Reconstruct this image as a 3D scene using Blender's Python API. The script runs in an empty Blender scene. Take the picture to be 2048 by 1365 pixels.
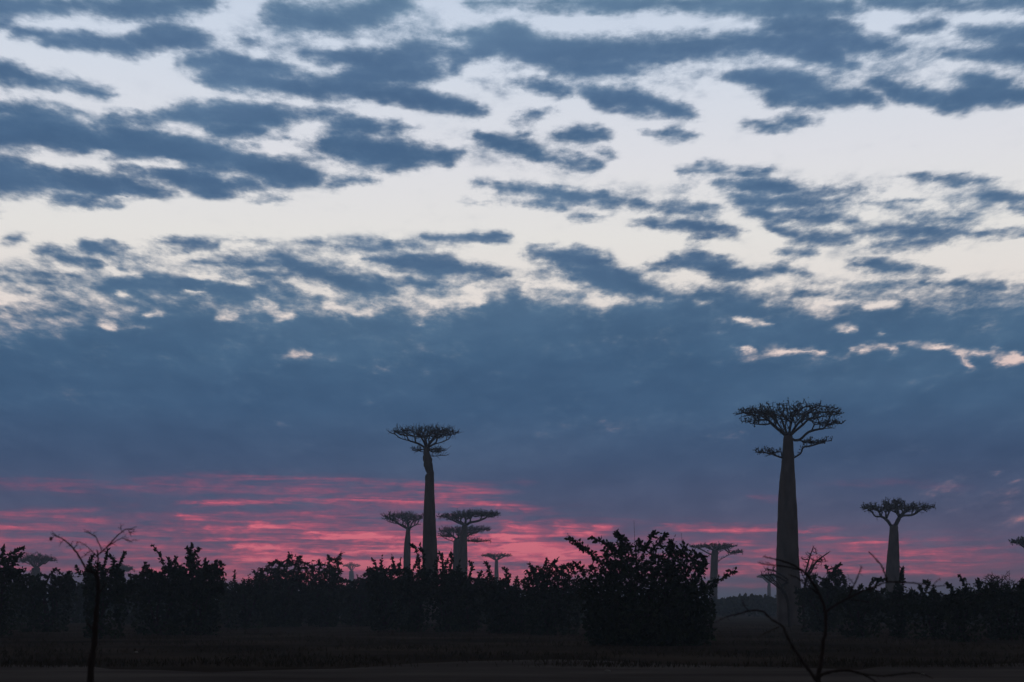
import bpy, math, random
import numpy as np

R = math.radians
rng = np.random.default_rng(7)
random.seed(7)
scene = bpy.context.scene
COL = scene.collection

# ------------------------------------------------------------------ camera
FPX, CX, CY = 2844.0, 1024.0, 682.5        # focal length and centre in photo pixels
HORIZON = 1215.0
EYE = 1.6
PITCH = math.atan((HORIZON - CY) / FPX)
cam_d = bpy.data.cameras.new('camera')
cam = bpy.data.objects.new('camera', cam_d)
COL.objects.link(cam)
cam.location = (0, 0, EYE)
cam.rotation_euler = (R(90) + PITCH, 0, 0)
cam_d.sensor_width = 36.0
cam_d.lens = 36.0 * FPX / 2048.0
cam_d.clip_start = 0.1
cam_d.clip_end = 12000
cam_d.dof.use_dof = True
cam_d.dof.focus_distance = 150.0
cam_d.dof.aperture_fstop = 2.8
scene.camera = cam

scene.view_settings.view_transform = 'Standard'
scene.view_settings.look = 'None'
scene.view_settings.exposure = 0.0
scene.view_settings.gamma = 1.0
try: scene.view_settings.use_curve_mapping = False
except Exception: pass
scene.cycles.volume_bounces = 0
scene.cycles.max_bounces = 4
scene.cycles.diffuse_bounces = 2

SUN_AZ = 0.9      # degrees right of the view's centre: the brightest pink on the horizon
SUN_EL = 0.6
DIMMED_SKY = (0.042, 0.042, 0.049)   # unseen sky overhead and behind the camera, dimmed to darken the foreground


def lin(c):
    return tuple((v / 255 / 12.92) if v / 255 <= 0.04045 else ((v / 255 + 0.055) / 1.055) ** 2.4 for v in c)


# ------------------------------------------------------------------ sky: cloud chart in azimuth / elevation
def pix_from_dir(az, el):
    x = np.cos(el) * np.sin(az); y = np.cos(el) * np.cos(az); z = np.sin(el)
    f = y * math.cos(PITCH) + z * math.sin(PITCH)
    u = -y * math.sin(PITCH) + z * math.cos(PITCH)
    return CX + FPX * x / f, CY - FPX * u / f


def stroke_field(X, Y, strokes, ax=2.0, a=1.12, b=0.62, with_amp=False, top=1.0, soft=None):
    F = np.zeros_like(X)
    for s in strokes:
        amp = 1.0
        if with_amp:
            amp, s = s[0], s[1:]
        if len(s) == 1:
            s = [s[0], (s[0][0] + 1, s[0][1], s[0][2])]
        best = np.full_like(X, 999.0)
        if soft: s = [(p[0], p[1], p[2] * (1.04 if p[2] > 20 else 1.08)) for p in s]
        for (x0, y0, r0), (x1, y1, r1) in zip(s[:-1], s[1:]):
            dx, dy = (x1 - x0) / ax, (y1 - y0)
            px, py = (X - x0) / ax, (Y - y0)
            t = np.clip((px * dx + py * dy) / (dx * dx + dy * dy), 0, 1)
            r = r0 + (r1 - r0) * t
            d = np.hypot(px - t * dx, py - t * dy)
            if soft: d = (d - r) / (soft + 0.42 * r)     # below 0 inside; the upper edge is crisper than the base
            else: d = d / r
            best = np.minimum(best, d)
        F = np.maximum(F, amp * np.clip((0.5 - best) if soft else (a - b * best), 0, top))
    return F


CLOUDS = [
 [(-60,8,26),(60,12,20),(135,14,14)], [(165,12,16),(300,16,28),(400,4,26)], [(-30,45,16),(12,42,12)], [(45,66,10),(90,68,10)],
 [(100,82,14),(180,85,20),(260,92,26),(330,75,32),(380,82,22),(405,96,10)],
 [(380,120,22),(450,125,24),(520,130,18),(610,146,7)],
 [(430,155,22),(560,170,24),(700,175,26),(830,192,22),(900,207,17),(950,222,12)],
 [(612,105,9),(680,115,20),(760,125,30),(835,112,32)], [(850,140,28),(770,150,28),(700,155,20)], [(885,100,14),(930,112,16),(905,140,12)],
 [(575,28,26),(650,40,28),(720,25,32),(785,10,28)], [(640,58,10),(700,62,10)], [(480,83,6),(500,82,8),(518,84,5)],
 [(935,68,16),(1000,80,30),(1100,105,36),(1200,105,36),(1300,102,34),(1400,92,28),(1500,85,20),(1600,85,32),(1700,85,32),(1770,96,16),(1805,98,7)],
 [(1020,60,24),(960,100,22)], [(1120,132,22),(1250,138,16)], [(1560,58,22),(1680,52,22),(1725,75,16)], [(1650,112,26),(1705,132,12)],
 [(950,6,14),(1080,12,13),(1200,8,16),(1400,10,18),(1500,10,26),(1600,14,28),(1695,18,24)], [(1740,4,14),(1900,10,16),(2100,5,22)],
 [(1800,62,8),(1870,48,14)],
 [(1470,153,14),(1520,160,26),(1600,172,32),(1680,195,22),(1742,203,12)], [(1560,190,20),(1640,208,16)],
 [(1172,180,11),(1220,195,24),(1290,206,22),(1360,222,15),(1392,231,7)], [(1050,165,13),(1130,186,12)], [(1060,230,12),(1105,222,7)], [(1035,240,6),(1060,240,5)],
 [(1762,168,12),(1830,190,20),(1900,207,22),(1960,190,22),(2080,185,22)], [(1940,158,12),(2010,172,14)],
 [(1895,105,10),(1960,112,14),(2020,118,14)], [(1945,65,18),(2080,72,30)], [(2010,105,24),(2080,115,30)],
 [(1125,271,11),(1165,269,15),(1208,272,7)], [(1295,269,6),(1340,266,12),(1388,268,6)], [(1500,247,8),(1540,250,12),(1568,254,8)],
 [(1560,238,8),(1600,240,10),(1634,243,5)],
 [(1040,268,6),(1055,267,5)], [(950,270,9),(990,282,13),(1030,295,15),(1080,310,12),(1130,320,7)], [(1145,329,9),(1182,330,9)], [(1160,308,5),(1175,320,6)], [(1218,304,8),(1222,304,6)],
 [(-60,142,20),(20,150,22),(70,165,12),(130,170,10),(190,182,10),(228,189,5)],
 [(-60,220,15),(60,215,13),(110,225,12),(150,229,6)],
 [(-60,262,40),(60,262,38),(160,272,36),(260,286,38),(360,300,38),(430,310,34),(500,330,34),(560,345,32),(625,356,15)],
 [(220,236,13),(300,240,14),(370,228,22),(450,232,26),(530,235,28)], [(440,262,18),(520,262,14)], [(580,232,17),(655,232,17)],
 [(-60,348,40),(60,360,36),(160,366,30),(260,372,24),(345,382,12)], [(120,397,12),(180,400,17),(225,406,9)], [(250,338,12),(350,350,16),(420,368,26),(500,366,20)], [(425,385,12),(460,388,8)],
 [(602,292,9),(660,290,30),(740,305,36),(820,316,30),(885,311,20),(918,308,7)], [(690,246,20),(760,257,17),(822,252,7)], [(790,335,14),(830,332,12)],
 [(480,290,9),(520,292,8)], [(655,369,9),(700,362,13),(738,362,7)], [(515,398,5),(545,395,8),(572,398,4)], [(530,265,10),(570,277,7)],
 [(965,368,10),(1020,375,12),(1062,379,7)], [(1080,381,10),(1150,390,14),(1220,402,14),(1295,411,8)], [(935,402,4),(1000,403,5)], [(1040,410,5),(1120,411,4)],
 [(1158,436,8),(1205,436,4)],
 [(1310,416,8),(1370,411,14),(1425,421,11)], [(1280,448,7),(1350,448,18),(1420,455,16),(1465,464,7)], [(1380,476,7),(1410,477,5)],
 [(1365,340,7),(1420,335,12),(1455,345,5)], [(1478,345,7),(1535,346,5)],
 [(1440,370,10),(1520,370,16),(1600,385,11),(1705,385,13)], [(1480,400,11),(1580,402,14),(1692,405,9)], [(1510,428,9),(1600,440,13),(1702,442,9)], [(1540,455,9),(1600,475,18),(1695,476,10)], [(1575,508,10),(1605,505,8)],
 [(1805,355,5),(1855,357,6)], [(1885,362,8),(1940,362,10),(1990,363,5)], [(1970,392,8),(2080,398,15)], [(2020,415,8),(2060,418,10)], [(1732,409,8),(1780,407,9),(1855,402,4)],
 [(1710,464,9),(1780,460,11),(1850,462,13),(1950,465,8),(2060,462,6)], [(1825,440,9),(1890,437,12),(1945,441,5)], [(1750,491,9),(1820,489,12),(1905,482,4)],
 [(1305,531,7),(1380,521,18),(1440,535,16),(1465,546,10)], [(1430,552,8),(1500,549,10),(1560,540,12),(1605,546,5)],
 [(1060,505,11),(1130,510,22),(1190,522,18)], [(1170,545,22),(1250,570,26),(1320,590,14)],
 [(1705,530,6),(1770,532,13),(1850,540,7),(1890,544,3)], [(1680,577,6),(1750,572,8),(1850,571,5)], [(1850,564,7),(1920,570,10),(1965,576,5)], [(1975,572,8),(2000,572,8)], [(2030,570,5),(2080,570,5)],
 [(860,471,4),(930,480,9),(1005,474,6)], [(690,496,6),(742,497,8)], [(620,485,4),(660,486,4)],
 [(310,480,5),(355,486,13),(430,491,7)], [(430,480,3),(525,483,3)], [(340,504,5),(380,505,5)],
 [(92,503,9),(150,522,14),(230,532,12),(290,537,7)], [(180,495,14),(250,512,9)], [(225,490,6),(260,500,6)],
 [(80,545,6),(130,550,10),(205,562,8)], [(150,577,7),(220,575,20),(300,562,20),(400,575,22),(500,592,17),(548,602,6)],
 [(390,525,10),(450,525,12),(520,530,10),(600,528,6)], [(480,546,8),(560,560,13),(615,577,10)],
 [(550,510,9),(600,530,16),(670,560,20),(760,578,18)], [(760,560,12),(860,570,11),(925,571,5)],
 [(740,520,10),(800,525,20),(880,530,20),(960,541,11),(1015,551,5)], [(770,490,12),(825,489,8)],
 [(10,482,5),(45,480,5)], [(25,545,6),(55,546,5)], [(10,578,4),(60,582,4)], [(20,612,4),(100,600,8),(155,612,9)], [(40,632,9),(110,632,12),(155,630,7)],
 [(600,596,9),(650,612,8)], [(640,585,6),(690,590,5)], [(1590,585,9),(1640,590,12),(1700,600,6)],
]
DECK = [(-600,650),(-60,668),(60,646),(120,638),(170,622),(250,606),(300,590),(450,594),(560,604),(650,612),(740,616),(800,604),(900,605),(960,580),(1040,562),(1065,592),(1200,612),
        (1280,588),(1330,572),(1420,572),(1500,580),(1560,590),(1640,605),(1700,598),(1780,580),(1830,590),(1900,604),(2000,598),(2120,590),(2700,620)]
DAPPLE = [  # fields of small broken puffs: (strength, stroke)
 (.48,(60,560,34),(200,550,50),(400,550,50),(600,560,46),(800,560,40),(960,580,26)), (.85,(180,606,22),(300,590,36),(450,596,36),(560,605,28)), (.6,(600,600,22),(720,600,20)), (.62,(-40,640,22),(80,635,26),(200,620,24)),
 (.6,(1080,590,14),(1300,590,14),(1640,600,20),(1900,600,22),(2100,590,22)), (.30,(300,490,16),(500,500,22),(900,490,22)),
 (.34,(1100,560,30),(1400,580,22),(1700,580,25),(2100,580,30)), (.28,(1000,150,40),(1200,150,30),(1500,140,40),(1800,130,60),(2100,130,60)), (.26,(950,290,30),(1120,310,30)),
 (.28,(480,80,30),(700,80,40),(900,60,40)), (.26,(400,230,25),(640,240,25)), (.30,(1400,380,30),(1700,400,40),(2000,400,30)), (.24,(1650,480,30),(1900,470,30)),
 (.26,(-40,190,20),(120,160,20)), (.22,(1000,380,25),(1250,390,25)), (.25,(20,600,20),(150,600,25)),
]
GAPS = [
 [(70,320,5),(110,323,7),(170,320,8),(205,308,6)], [(285,327,4),(345,328,6)], [(210,400,3),(250,395,4)],
 [(374,583,3.5),(408,583,4)], [(306,629,2.5),(338,628,2.5)], [(437,632,3),(460,632,3.5)], [(555,636,4.5),(580,634,5)], [(518,602,3),(552,608,3)],
 [(212,525,3),(240,548,3),(272,552,3)], [(395,552,3),(440,562,3),(500,574,3)], [(560,560,4),(600,570,5),(645,584,4)], [(648,604,3),(700,622,4),(745,631,3)],
 [(580,706,2.5),(595,706,3.8),(612,708,2.5)], [(216,653,4),(226,653,4)], [(214,631,2.5),(217,630,2.5)], [(245,587,2.5),(248,587,2.5)], [(830,643,2),(842,644,2)],
 [(1478,640,2.5),(1500,644,4),(1534,648,3)], [(1680,659,3.5),(1702,660,4)], [(1757,672,2.5),(1765,672,2.5)],
 [(1528,704,2.5),(1580,705,4),(1645,702,3)], [(1712,702,3.5),(1750,695,5),(1780,698,3)], [(1790,692,2.5),(1850,691,3),(1895,697,4),(1940,708,5),(2000,714,4),(2080,722,5)],
 [(1905,702,3),(1922,718,4),(1942,736,4)], [(1777,714,3),(1795,712,2)], [(1985,728,3),(2040,730,3.5)], [(1990,700,2),(2030,706,2.5)], [(1407,608,2.5),(1430,609,2)], [(1632,600,3),(1690,602,4)], [(1740,610,5),(1775,610,5)],
 [(1180,600,2.5),(1230,596,2.5),(1290,592,3)], [(1190,588,3),(1213,612,3)], [(1470,694,2),(1500,700,2)],
 [(935,575,3),(955,600,3)], [(840,602,2.5),(950,604,4)],
]
SOFTGAPS = [  # thin spots in the low deck (strength, stroke)
 (.25,(575,716,16),(640,720,12),(760,735,10)), (.22,(0,785,8),(100,788,8),(200,785,6)), (.22,(1150,850,14),(1280,848,20),(1430,855,22),(1480,880,12)),
 (.75,(1460,880,3),(1478,882,4)), (.6,(1500,884,3),(1510,884,3)), (.25,(1440,630,10),(1560,650,14)), (.3,(1500,715,10),(1700,720,16)),
 (.55,(1985,944,3),(1998,947,4)), (.6,(2010,968,3),(2060,962,4)), (.35,(1940,975,4),(2010,970,4)), (.4,(1950,984,4),(1975,984,3)), (.5,(1972,1001,4),(1978,998,4)),
 (.55,(2005,1004,3),(2020,1003,4),(2060,1000,3)), (.6,(1965,1045,3),(1990,1045,4)), (.7,(2005,1043,4),(2040,1038,8),(2100,1030,9)), (.35,(1860,970,24),(1980,990,30),(2100,1010,50)),
 (.3,(1800,900,5),(1840,901,4)), (.28,(200,655,10),(300,660,8)), (.28,(1200,680,4),(1250,678,4)),
]
PINK = [  # (strength, stroke)
 (.34,(-200,965,12),(300,975,22),(600,975,24),(800,985,20)), (.42,(340,948,4),(560,955,6),(730,963,5)), (.55,(740,968,5),(860,971,8),(955,974,7)),
 (.48,(380,985,5),(600,985,6),(820,990,6)), (.58,(400,1008,7),(600,1003,8),(780,1001,6)), (.62,(780,1003,8),(880,1000,11),(980,1006,8),(1055,1018,4)), (.42,(860,985,10),(960,985,10)),
 (.55,(-200,1030,7),(80,1031,7),(190,1037,5)), (.58,(-200,1052,6),(120,1053,6),(200,1050,5)), (.62,(-200,1076,7),(100,1077,5),(220,1080,6),(320,1073,5)), (.6,(-200,1098,6),(130,1095,6)),
 (.5,(190,1060,5),(310,1068,6)), (.6,(230,1088,5),(340,1090,3)), (.68,(240,1108,4),(430,1109,4)), (.75,(410,1130,10),(450,1134,14),(490,1143,10)),
 (.68,(370,1031,3),(430,1030,4),(475,1027,3)), (.62,(520,1030,4),(690,1030,6)), (.5,(590,1044,3),(720,1046,4)), (.45,(60,1020,4),(180,1021,4)),
 (.7,(400,1060,3),(450,1058,7),(520,1062,9)), (.85,(490,1048,3),(560,1056,7),(650,1057,4)), (.62,(440,1075,8),(600,1075,10),(720,1082,9)),
 (.88,(640,1070,5),(720,1074,8),(790,1080,9),(850,1080,9),(910,1085,10)),
 (.8,(380,1150,12),(700,1165,18),(1100,1170,20)), (.85,(700,1130,18),(900,1135,22),(1120,1140,22)), (.6,(-200,1130,12),(380,1140,14)), (.9,(465,1093,3),(520,1098,8),(600,1106,11),(700,1103,13),(800,1100,14),(900,1098,14),(1000,1092,20),(1060,1105,18),(1150,1108,14)),
 (.8,(500,1118,8),(700,1122,16),(900,1125,16),(1120,1130,14)), (.6,(480,1118,4),(600,1119,8),(760,1118,8),(900,1118,8)), (.95,(1022,1078,12),(1038,1088,14)), (.7,(1045,1050,8),(1050,1068,8)), (.85,(980,1122,12),(1060,1125,14),(1120,1125,8)),
 (.95,(1030,1158,10),(1060,1165,12)), (.9,(930,1150,9),(1000,1158,8)), (.95,(560,1150,9),(620,1150,9)), (.85,(700,1140,6),(760,1142,7),(830,1140,8)),
 (.65,(1133,1052,9),(1138,1062,4)), (.75,(1146,1060,6),(1190,1059,7),(1218,1051,3)), (.95,(1108,1073,3),(1150,1075,7),(1185,1072,5)), (.5,(1040,1080,10),(1100,1105,10)),
 (.62,(1320,1050,4),(1380,1057,9),(1500,1060,10),(1650,1060,5)), (.6,(1340,1092,3),(1450,1085,4),(1500,1085,3)), (.6,(1480,1095,5),(1540,1105,5)), (.4,(1210,1075,10),(1340,1080,12)),
 (.58,(1620,1074,5),(1720,1084,7),(1800,1085,6),(1920,1086,5)), (.6,(1600,1106,6),(1740,1110,8),(1860,1110,8),(1928,1116,5)), (.62,(1480,1130,6),(1600,1130,8),(1700,1138,8)),
 (.58,(1600,1147,8),(1800,1147,9),(1890,1146,7)), (.65,(1450,1148,5),(1560,1152,5)), (.62,(1440,1170,4),(1560,1171,5)), (.4,(1930,1116,5),(2200,1112,5)), (.45,(1890,1153,6),(2200,1157,6)),
 (.48,(1350,1110,30),(1450,1120,40),(1700,1115,45),(1900,1120,40)), (.55,(1120,1140,20),(1500,1145,20)),
 (.28,(1650,968,6),(1780,965,8),(1900,975,8)), (.28,(1500,985,5),(1560,1000,6)), (.4,(1050,965,4),(1052,965,4)), (.35,(940,1015,5),(1080,1020,5)),
 (.5,(-200,1075,45),(200,1090,50),(420,1110,40)), (.45,(400,1060,40),(450,1090,50),(700,1060,50),(1000,1100,60),(1200,1120,50)),
]

AZ0, EL0, DEL, NROW = 25.0, -0.6, 0.195, 138
PEL0, PDEL, PNROW = -0.4, 0.17, 39
az = np.radians(np.linspace(-AZ0, AZ0, 256))


def chart(kind):
    if kind == 'cloud':
        el = np.radians(EL0 + DEL * np.arange(NROW))
    else:
        el = np.radians(PEL0 + PDEL * np.arange(PNROW))
    A, E = np.meshgrid(az, el)
    X, Y = pix_from_dir(A, E)
    if kind == 'pink':
        return stroke_field(X, Y, PINK, ax=6.0, a=1.05, b=0.5, with_amp=True)
    # clouds beyond the frame, so that the sky goes on to both sides and overhead
    extra = []
    r2 = random.Random(3)
    for side in (-1, 1):
        for k in range(16):
            x = 1024 + side * r2.uniform(1120, 1700); y = r2.uniform(-250, 560)
            w = r2.uniform(60, 200); h = r2.uniform(8, 26)
            extra.append([(x - w, y, h * .5), (x, y + r2.uniform(-8, 8), h), (x + w, y + r2.uniform(-8, 8), h * .5)])
    for k in range(22):
        x = r2.uniform(-300, 2350); y = r2.uniform(-330, -30); w = r2.uniform(80, 260); h = r2.uniform(14, 36)
        extra.append([(x - w, y, h * .5), (x, y + r2.uniform(-8, 8), h), (x + w, y + r2.uniform(-8, 8), h * .5)])
    F = stroke_field(X, Y, CLOUDS + extra, ax=1.7, top=1.5, soft=14.0)
    F = np.maximum(F, stroke_field(X, Y, DAPPLE, ax=2.0, a=1.6, b=1.0, with_amp=True))
    dy = Y - np.interp(X, [p[0] for p in DECK], [p[1] for p in DECK])
    F = np.maximum(F, np.minimum(np.clip(0.42 + dy / 46.0, 0, 2), 1.42 + 0.26 * np.clip((Y - 700) / 150.0, 0, 1)))
    G = stroke_field(X, Y, GAPS, ax=2.3, a=1.3, b=0.5)
    F = F * (1 - 0.9 * np.clip(G, 0, 1))
    S = stroke_field(X, Y, SOFTGAPS, ax=3.0, a=1.1, b=0.6, with_amp=True)
    F = F * (1 - 0.92 * S)
    return np.clip(F, 0, 2) / 2


world = bpy.data.worlds.new('World')
scene.world = world
world.use_nodes = True
nt = world.node_tree
nt.nodes.clear()
N = nt.nodes.new
L = nt.links.new


def node(t, **kw):
    n = N(t)
    for k, v in kw.items(): setattr(n, k, v)
    return n


def math_(op, a, b=None, c=None, clamp=False):
    n = node('ShaderNodeMath', operation=op, use_clamp=clamp)
    for i, v in enumerate((a, b, c)):
        if v is None: continue
        if isinstance(v, (int, float)): n.inputs[i].default_value = v
        else: L(v, n.inputs[i])
    return n.outputs[0]


def vmath(op, a, b=None):
    n = node('ShaderNodeVectorMath', operation=op)
    for i, v in enumerate((a, b)):
        if v is None: continue
        if isinstance(v, (tuple, list)): n.inputs[i].default_value = v
        else: L(v, n.inputs[i])
    return n.outputs['Value' if op == 'DOT_PRODUCT' else 0]


def comb(x, y, z=0.0):
    n = node('ShaderNodeCombineXYZ')
    for i, v in enumerate((x, y, z)):
        if isinstance(v, (int, float)): n.inputs[i].default_value = v
        else: L(v, n.inputs[i])
    return n.outputs[0]


def noise(vec, scale, detail=6, rough=0.55, dist=0.0, lac=2.0):
    n = node('ShaderNodeTexNoise')
    L(vec, n.inputs['Vector'])
    n.inputs['Scale'].default_value = scale
    n.inputs['Detail'].default_value = detail
    n.inputs['Roughness'].default_value = rough
    n.inputs['Distortion'].default_value = dist
    n.inputs['Lacunarity'].default_value = lac
    return n


def ramp(fac, stops, interp='LINEAR'):
    n = node('ShaderNodeValToRGB')
    n.color_ramp.interpolation = interp
    e = n.color_ramp.elements
    while len(e) > 1: e.remove(e[-1])
    e[0].position = stops[0][0]; e[0].color = (*stops[0][1], 1)
    for p, c in stops[1:]:
        q = e.new(p); q.color = (*c, 1)
    L(fac, n.inputs[0])
    return n.outputs[0]


def mix(fac, a, b, blend='MIX'):
    n = node('ShaderNodeMix', data_type='RGBA', blend_type=blend)
    for i, v in ((0, fac), (6, a), (7, b)):
        if isinstance(v, (int, float)): n.inputs[i].default_value = v
        elif isinstance(v, tuple): n.inputs[i].default_value = (*v, 1)
        else: L(v, n.inputs[i])
    return n.outputs[2]


def smooth(v, lo, hi):
    n = node('ShaderNodeMapRange', interpolation_type='SMOOTHSTEP')
    L(v, n.inputs[0]); n.inputs[1].default_value = lo; n.inputs[2].default_value = hi
    return n.outputs[0]


def chart_nodes(F, u, row):
    """coverage over azimuth (u, 0..1) as curves, one per elevation row, blended between rows"""
    u = math_('MULTIPLY_ADD', u, 2.0, -1.0)
    uvec = comb(u, u, u)
    row = math_('MAXIMUM', row, 0.0)
    rvec = comb(row, row, row)
    total = None
    H, W = F.shape
    xs = np.linspace(0, 1, W)
    for j in range(0, H, 3):
        rows = [F[min(j + k, H - 1)] if j + k < H else None for k in range(3)]
        if all(r is None or r.max() < 0.004 for r in rows): continue
        cn = node('ShaderNodeVectorCurve')
        mp = cn.mapping
        mp.extend = 'HORIZONTAL'
        for k in range(3):
            r = rows[k] if rows[k] is not None else np.zeros(W)
            cv = mp.curves[k]
            keep = [0]
            i = 0
            while i < W - 1:                       # keep only the points a straight line would miss
                m = i + 1
                while m < W - 1:
                    seg = r[i] + (r[m + 1] - r[i]) * (np.arange(i, m + 2) - i) / (m + 1 - i)
                    if np.abs(seg - r[i:m + 2]).max() > 0.012: break
                    m += 1
                keep.append(m); i = m
            cv.points[0].location = (-1, float(r[0])); cv.points[-1].location = (1, float(r[-1]))
            for i in keep[1:-1]: cv.points.new(float(2 * xs[i] - 1), float(r[i]))
            for p in cv.points: p.handle_type = 'VECTOR'
        mp.update()
        L(uvec, cn.inputs['Vector'])
        w = vmath('ABSOLUTE', vmath('SUBTRACT', rvec, (j, j + 1, j + 2)))
        w = vmath('MAXIMUM', vmath('SUBTRACT', (1, 1, 1), w), (0, 0, 0))
        d = vmath('DOT_PRODUCT', cn.outputs[0], w)
        total = d if total is None else math_('ADD', total, d)
    return total


tc = node('ShaderNodeTexCoord')
D = tc.outputs['Generated']
sep = node('ShaderNodeSeparateXYZ'); L(D, sep.inputs[0])
dx, dy, dz = sep.outputs
azr = math_('MULTIPLY', math_('ARCTAN2', dx, dy), 180 / math.pi)
elr = math_('MULTIPLY', math_('ARCSINE', dz), 180 / math.pi)
# cloud-deck coordinates: streets flatten and crowd towards the horizon
k = math_('DIVIDE', 1.0, math_('ADD', math_('MAXIMUM', dz, 0.0), 0.13))
plane = comb(math_('MULTIPLY', dx, k), math_('MULTIPLY', math_('MULTIPLY', dy, k), 0.75), 0.0)
lz = math_('LOGARITHM', math_('ADD', math_('MAXIMUM', dz, 0.0), 0.22), math.e)
k2 = math_('DIVIDE', 1.0, math_('ADD', math_('MAXIMUM', dz, 0.0), 0.22))
puff = comb(math_('MULTIPLY', dx, k2), math_('MULTIPLY', lz, 1.9), math_('MULTIPLY', dy, 0.5))
wn = noise(puff, 6.0, 4, 0.55)
wsep = node('ShaderNodeSeparateColor'); L(wn.outputs['Color'], wsep.inputs[0])
waz = math_('ADD', azr, math_('MULTIPLY', math_('SUBTRACT', wsep.outputs[0], 0.5), 0.8))
wel = math_('ADD', elr, math_('MULTIPLY', math_('SUBTRACT', wsep.outputs[1], 0.5), 0.35))
wn2 = noise(puff, 30.0, 4, 0.6)
wsep2 = node('ShaderNodeSeparateColor'); L(wn2.outputs['Color'], wsep2.inputs[0])
waz = math_('ADD', waz, math_('MULTIPLY', math_('SUBTRACT', wsep2.outputs[0], 0.5), 1.1))
wel = math_('ADD', wel, math_('MULTIPLY', math_('SUBTRACT', wsep2.outputs[1], 0.5), 0.42))

cov = chart_nodes(chart('cloud'), math_('DIVIDE', math_('ADD', waz, AZ0), 2 * AZ0, clamp=True),
                  math_('DIVIDE', math_('SUBTRACT', wel, EL0), DEL))
n1 = noise(puff, 13.0, 8, 0.62)
n3 = noise(puff, 42.0, 5, 0.62)
nn = math_('ADD', math_('MULTIPLY', math_('SUBTRACT', n1.outputs[0], 0.5), 2.35), math_('MULTIPLY', math_('SUBTRACT', n3.outputs[0], 0.5), 1.3))
nn = math_('MULTIPLY', nn, math_('MULTIPLY_ADD', cov, 5.0, 0.22, clamp=True))
dens = math_('ADD', math_('MULTIPLY', cov, 2.0), nn)
alpha = math_('SUBTRACT', 1.0, math_('POWER', math_('SUBTRACT', 1.0, smooth(dens, 0.0, 1.42)), 2.5))

elf = math_('DIVIDE', elr, 40.0, clamp=True)
E = lambda ypx: max(0.0, math.degrees(math.asin(min(1, (FPX * math.sin(PITCH) + (CY - ypx) * math.cos(PITCH)) / math.hypot(FPX, CY - ypx)))) / 40.0)
clear = ramp(elf, [(0.0, lin((205,120,130))), (E(1040), lin((214,142,146))), (E(880), lin((220,165,160))), (E(720), lin((234,214,208))), (E(600), lin((232,225,220))),
                   (E(480), lin((231,229,226))), (E(320), lin((224,225,231))), (E(120), lin((210,219,233))), (E(0), lin((200,212,230))), (0.8, lin((150,170,200))), (1.0, lin((110,130,160)))])
cloudc = ramp(elf, [(0.0, lin((92,84,104))), (E(1180), lin((98,84,108))), (E(1110), lin((92,84,112))), (E(1020), lin((76,84,114))), (E(930), lin((64,84,116))), (E(820), lin((62,91,124))),
                    (E(720), lin((66,97,129))), (E(620), lin((72,102,133))), (E(480), lin((76,104,137))), (E(300), lin((72,102,136))), (E(120), lin((83,112,146))), (E(0), lin((90,120,151))), (1.0, lin((60,80,110)))])
# thicker and thinner parts of the deck
n4 = noise(comb(math_('MULTIPLY', azr, 0.06), math_('MULTIPLY', elr, 0.28), 3.0), 1.0, 5, 0.55)
cloudc = mix(1.0, cloudc, ramp(n4.outputs[0], [(0.25, (0.84,0.86,0.90)), (0.5, (1,1,1)), (0.75, (1.28,1.2,1.13))]), 'MULTIPLY')
n5 = noise(puff, 9.0, 5, 0.55)
cloudc = mix(smooth(dens, 0.35, 1.65), mix(1.0, cloudc, (1.42, 1.30, 1.18), 'MULTIPLY'), cloudc)
cloudc = mix(1.0, cloudc, ramp(n5.outputs[0], [(0.3, (0.9,0.915,0.93)), (0.5, (1,1,1)), (0.7, (1.14,1.11,1.08))]), 'MULTIPLY')

# the physical dawn sky underlies the clear parts
sky_t = node('ShaderNodeTexSky', sky_type='NISHITA')
sky_t.sun_disc = False
sky_t.sun_elevation = R(SUN_EL); sky_t.sun_rotation = R(SUN_AZ)
clear = mix(1.0, clear, mix(1.0, sky_t.outputs[0], (0.004, 0.004, 0.004), 'MULTIPLY'), 'ADD')
col = mix(alpha, clear, cloudc)

# pink undersides of the streaky low cloud
streak = noise(comb(math_('MULTIPLY', azr, 0.22), math_('MULTIPLY', elr, 3.4), 0.0), 1.0, 8, 0.6, 1.1)
streak2 = noise(comb(math_('MULTIPLY', azr, 1.4), math_('MULTIPLY', elr, 4.5), 5.0), 1.0, 6, 0.62, 0.4)
ssep = node('ShaderNodeSeparateColor'); L(streak2.outputs['Color'], ssep.inputs[0])
paz = math_('ADD', azr, math_('MULTIPLY', math_('SUBTRACT', ssep.outputs[0], 0.5), 1.6))
pel = math_('ADD', elr, math_('MULTIPLY', math_('SUBTRACT', ssep.outputs[1], 0.5), 0.36))
pk = chart_nodes(chart('pink'), math_('DIVIDE', math_('ADD', paz, AZ0), 2 * AZ0, clamp=True),
                 math_('DIVIDE', math_('SUBTRACT', pel, PEL0), PDEL))
pn = math_('ADD', math_('MULTIPLY', math_('SUBTRACT', streak.outputs[0], 0.5), 0.9), math_('MULTIPLY', math_('SUBTRACT', streak2.outputs[0], 0.5), 0.5))
pkv = math_('MULTIPLY', pk, math_('ADD', 1.12, math_('MULTIPLY', pn, 3.5)))
pf = math_('POWER', smooth(pkv, 0.05, 0.95), 1.15)
pcol = ramp(pkv, [(0.0, lin((130,80,112))), (0.5, lin((168,86,114))), (0.75, lin((198,94,119))), (0.92, lin((220,102,126))), (1.0, lin((234,118,135)))])
pmask = math_('MULTIPLY', pf, 1.0, clamp=True)
col = mix(pmask, col, pcol)

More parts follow.
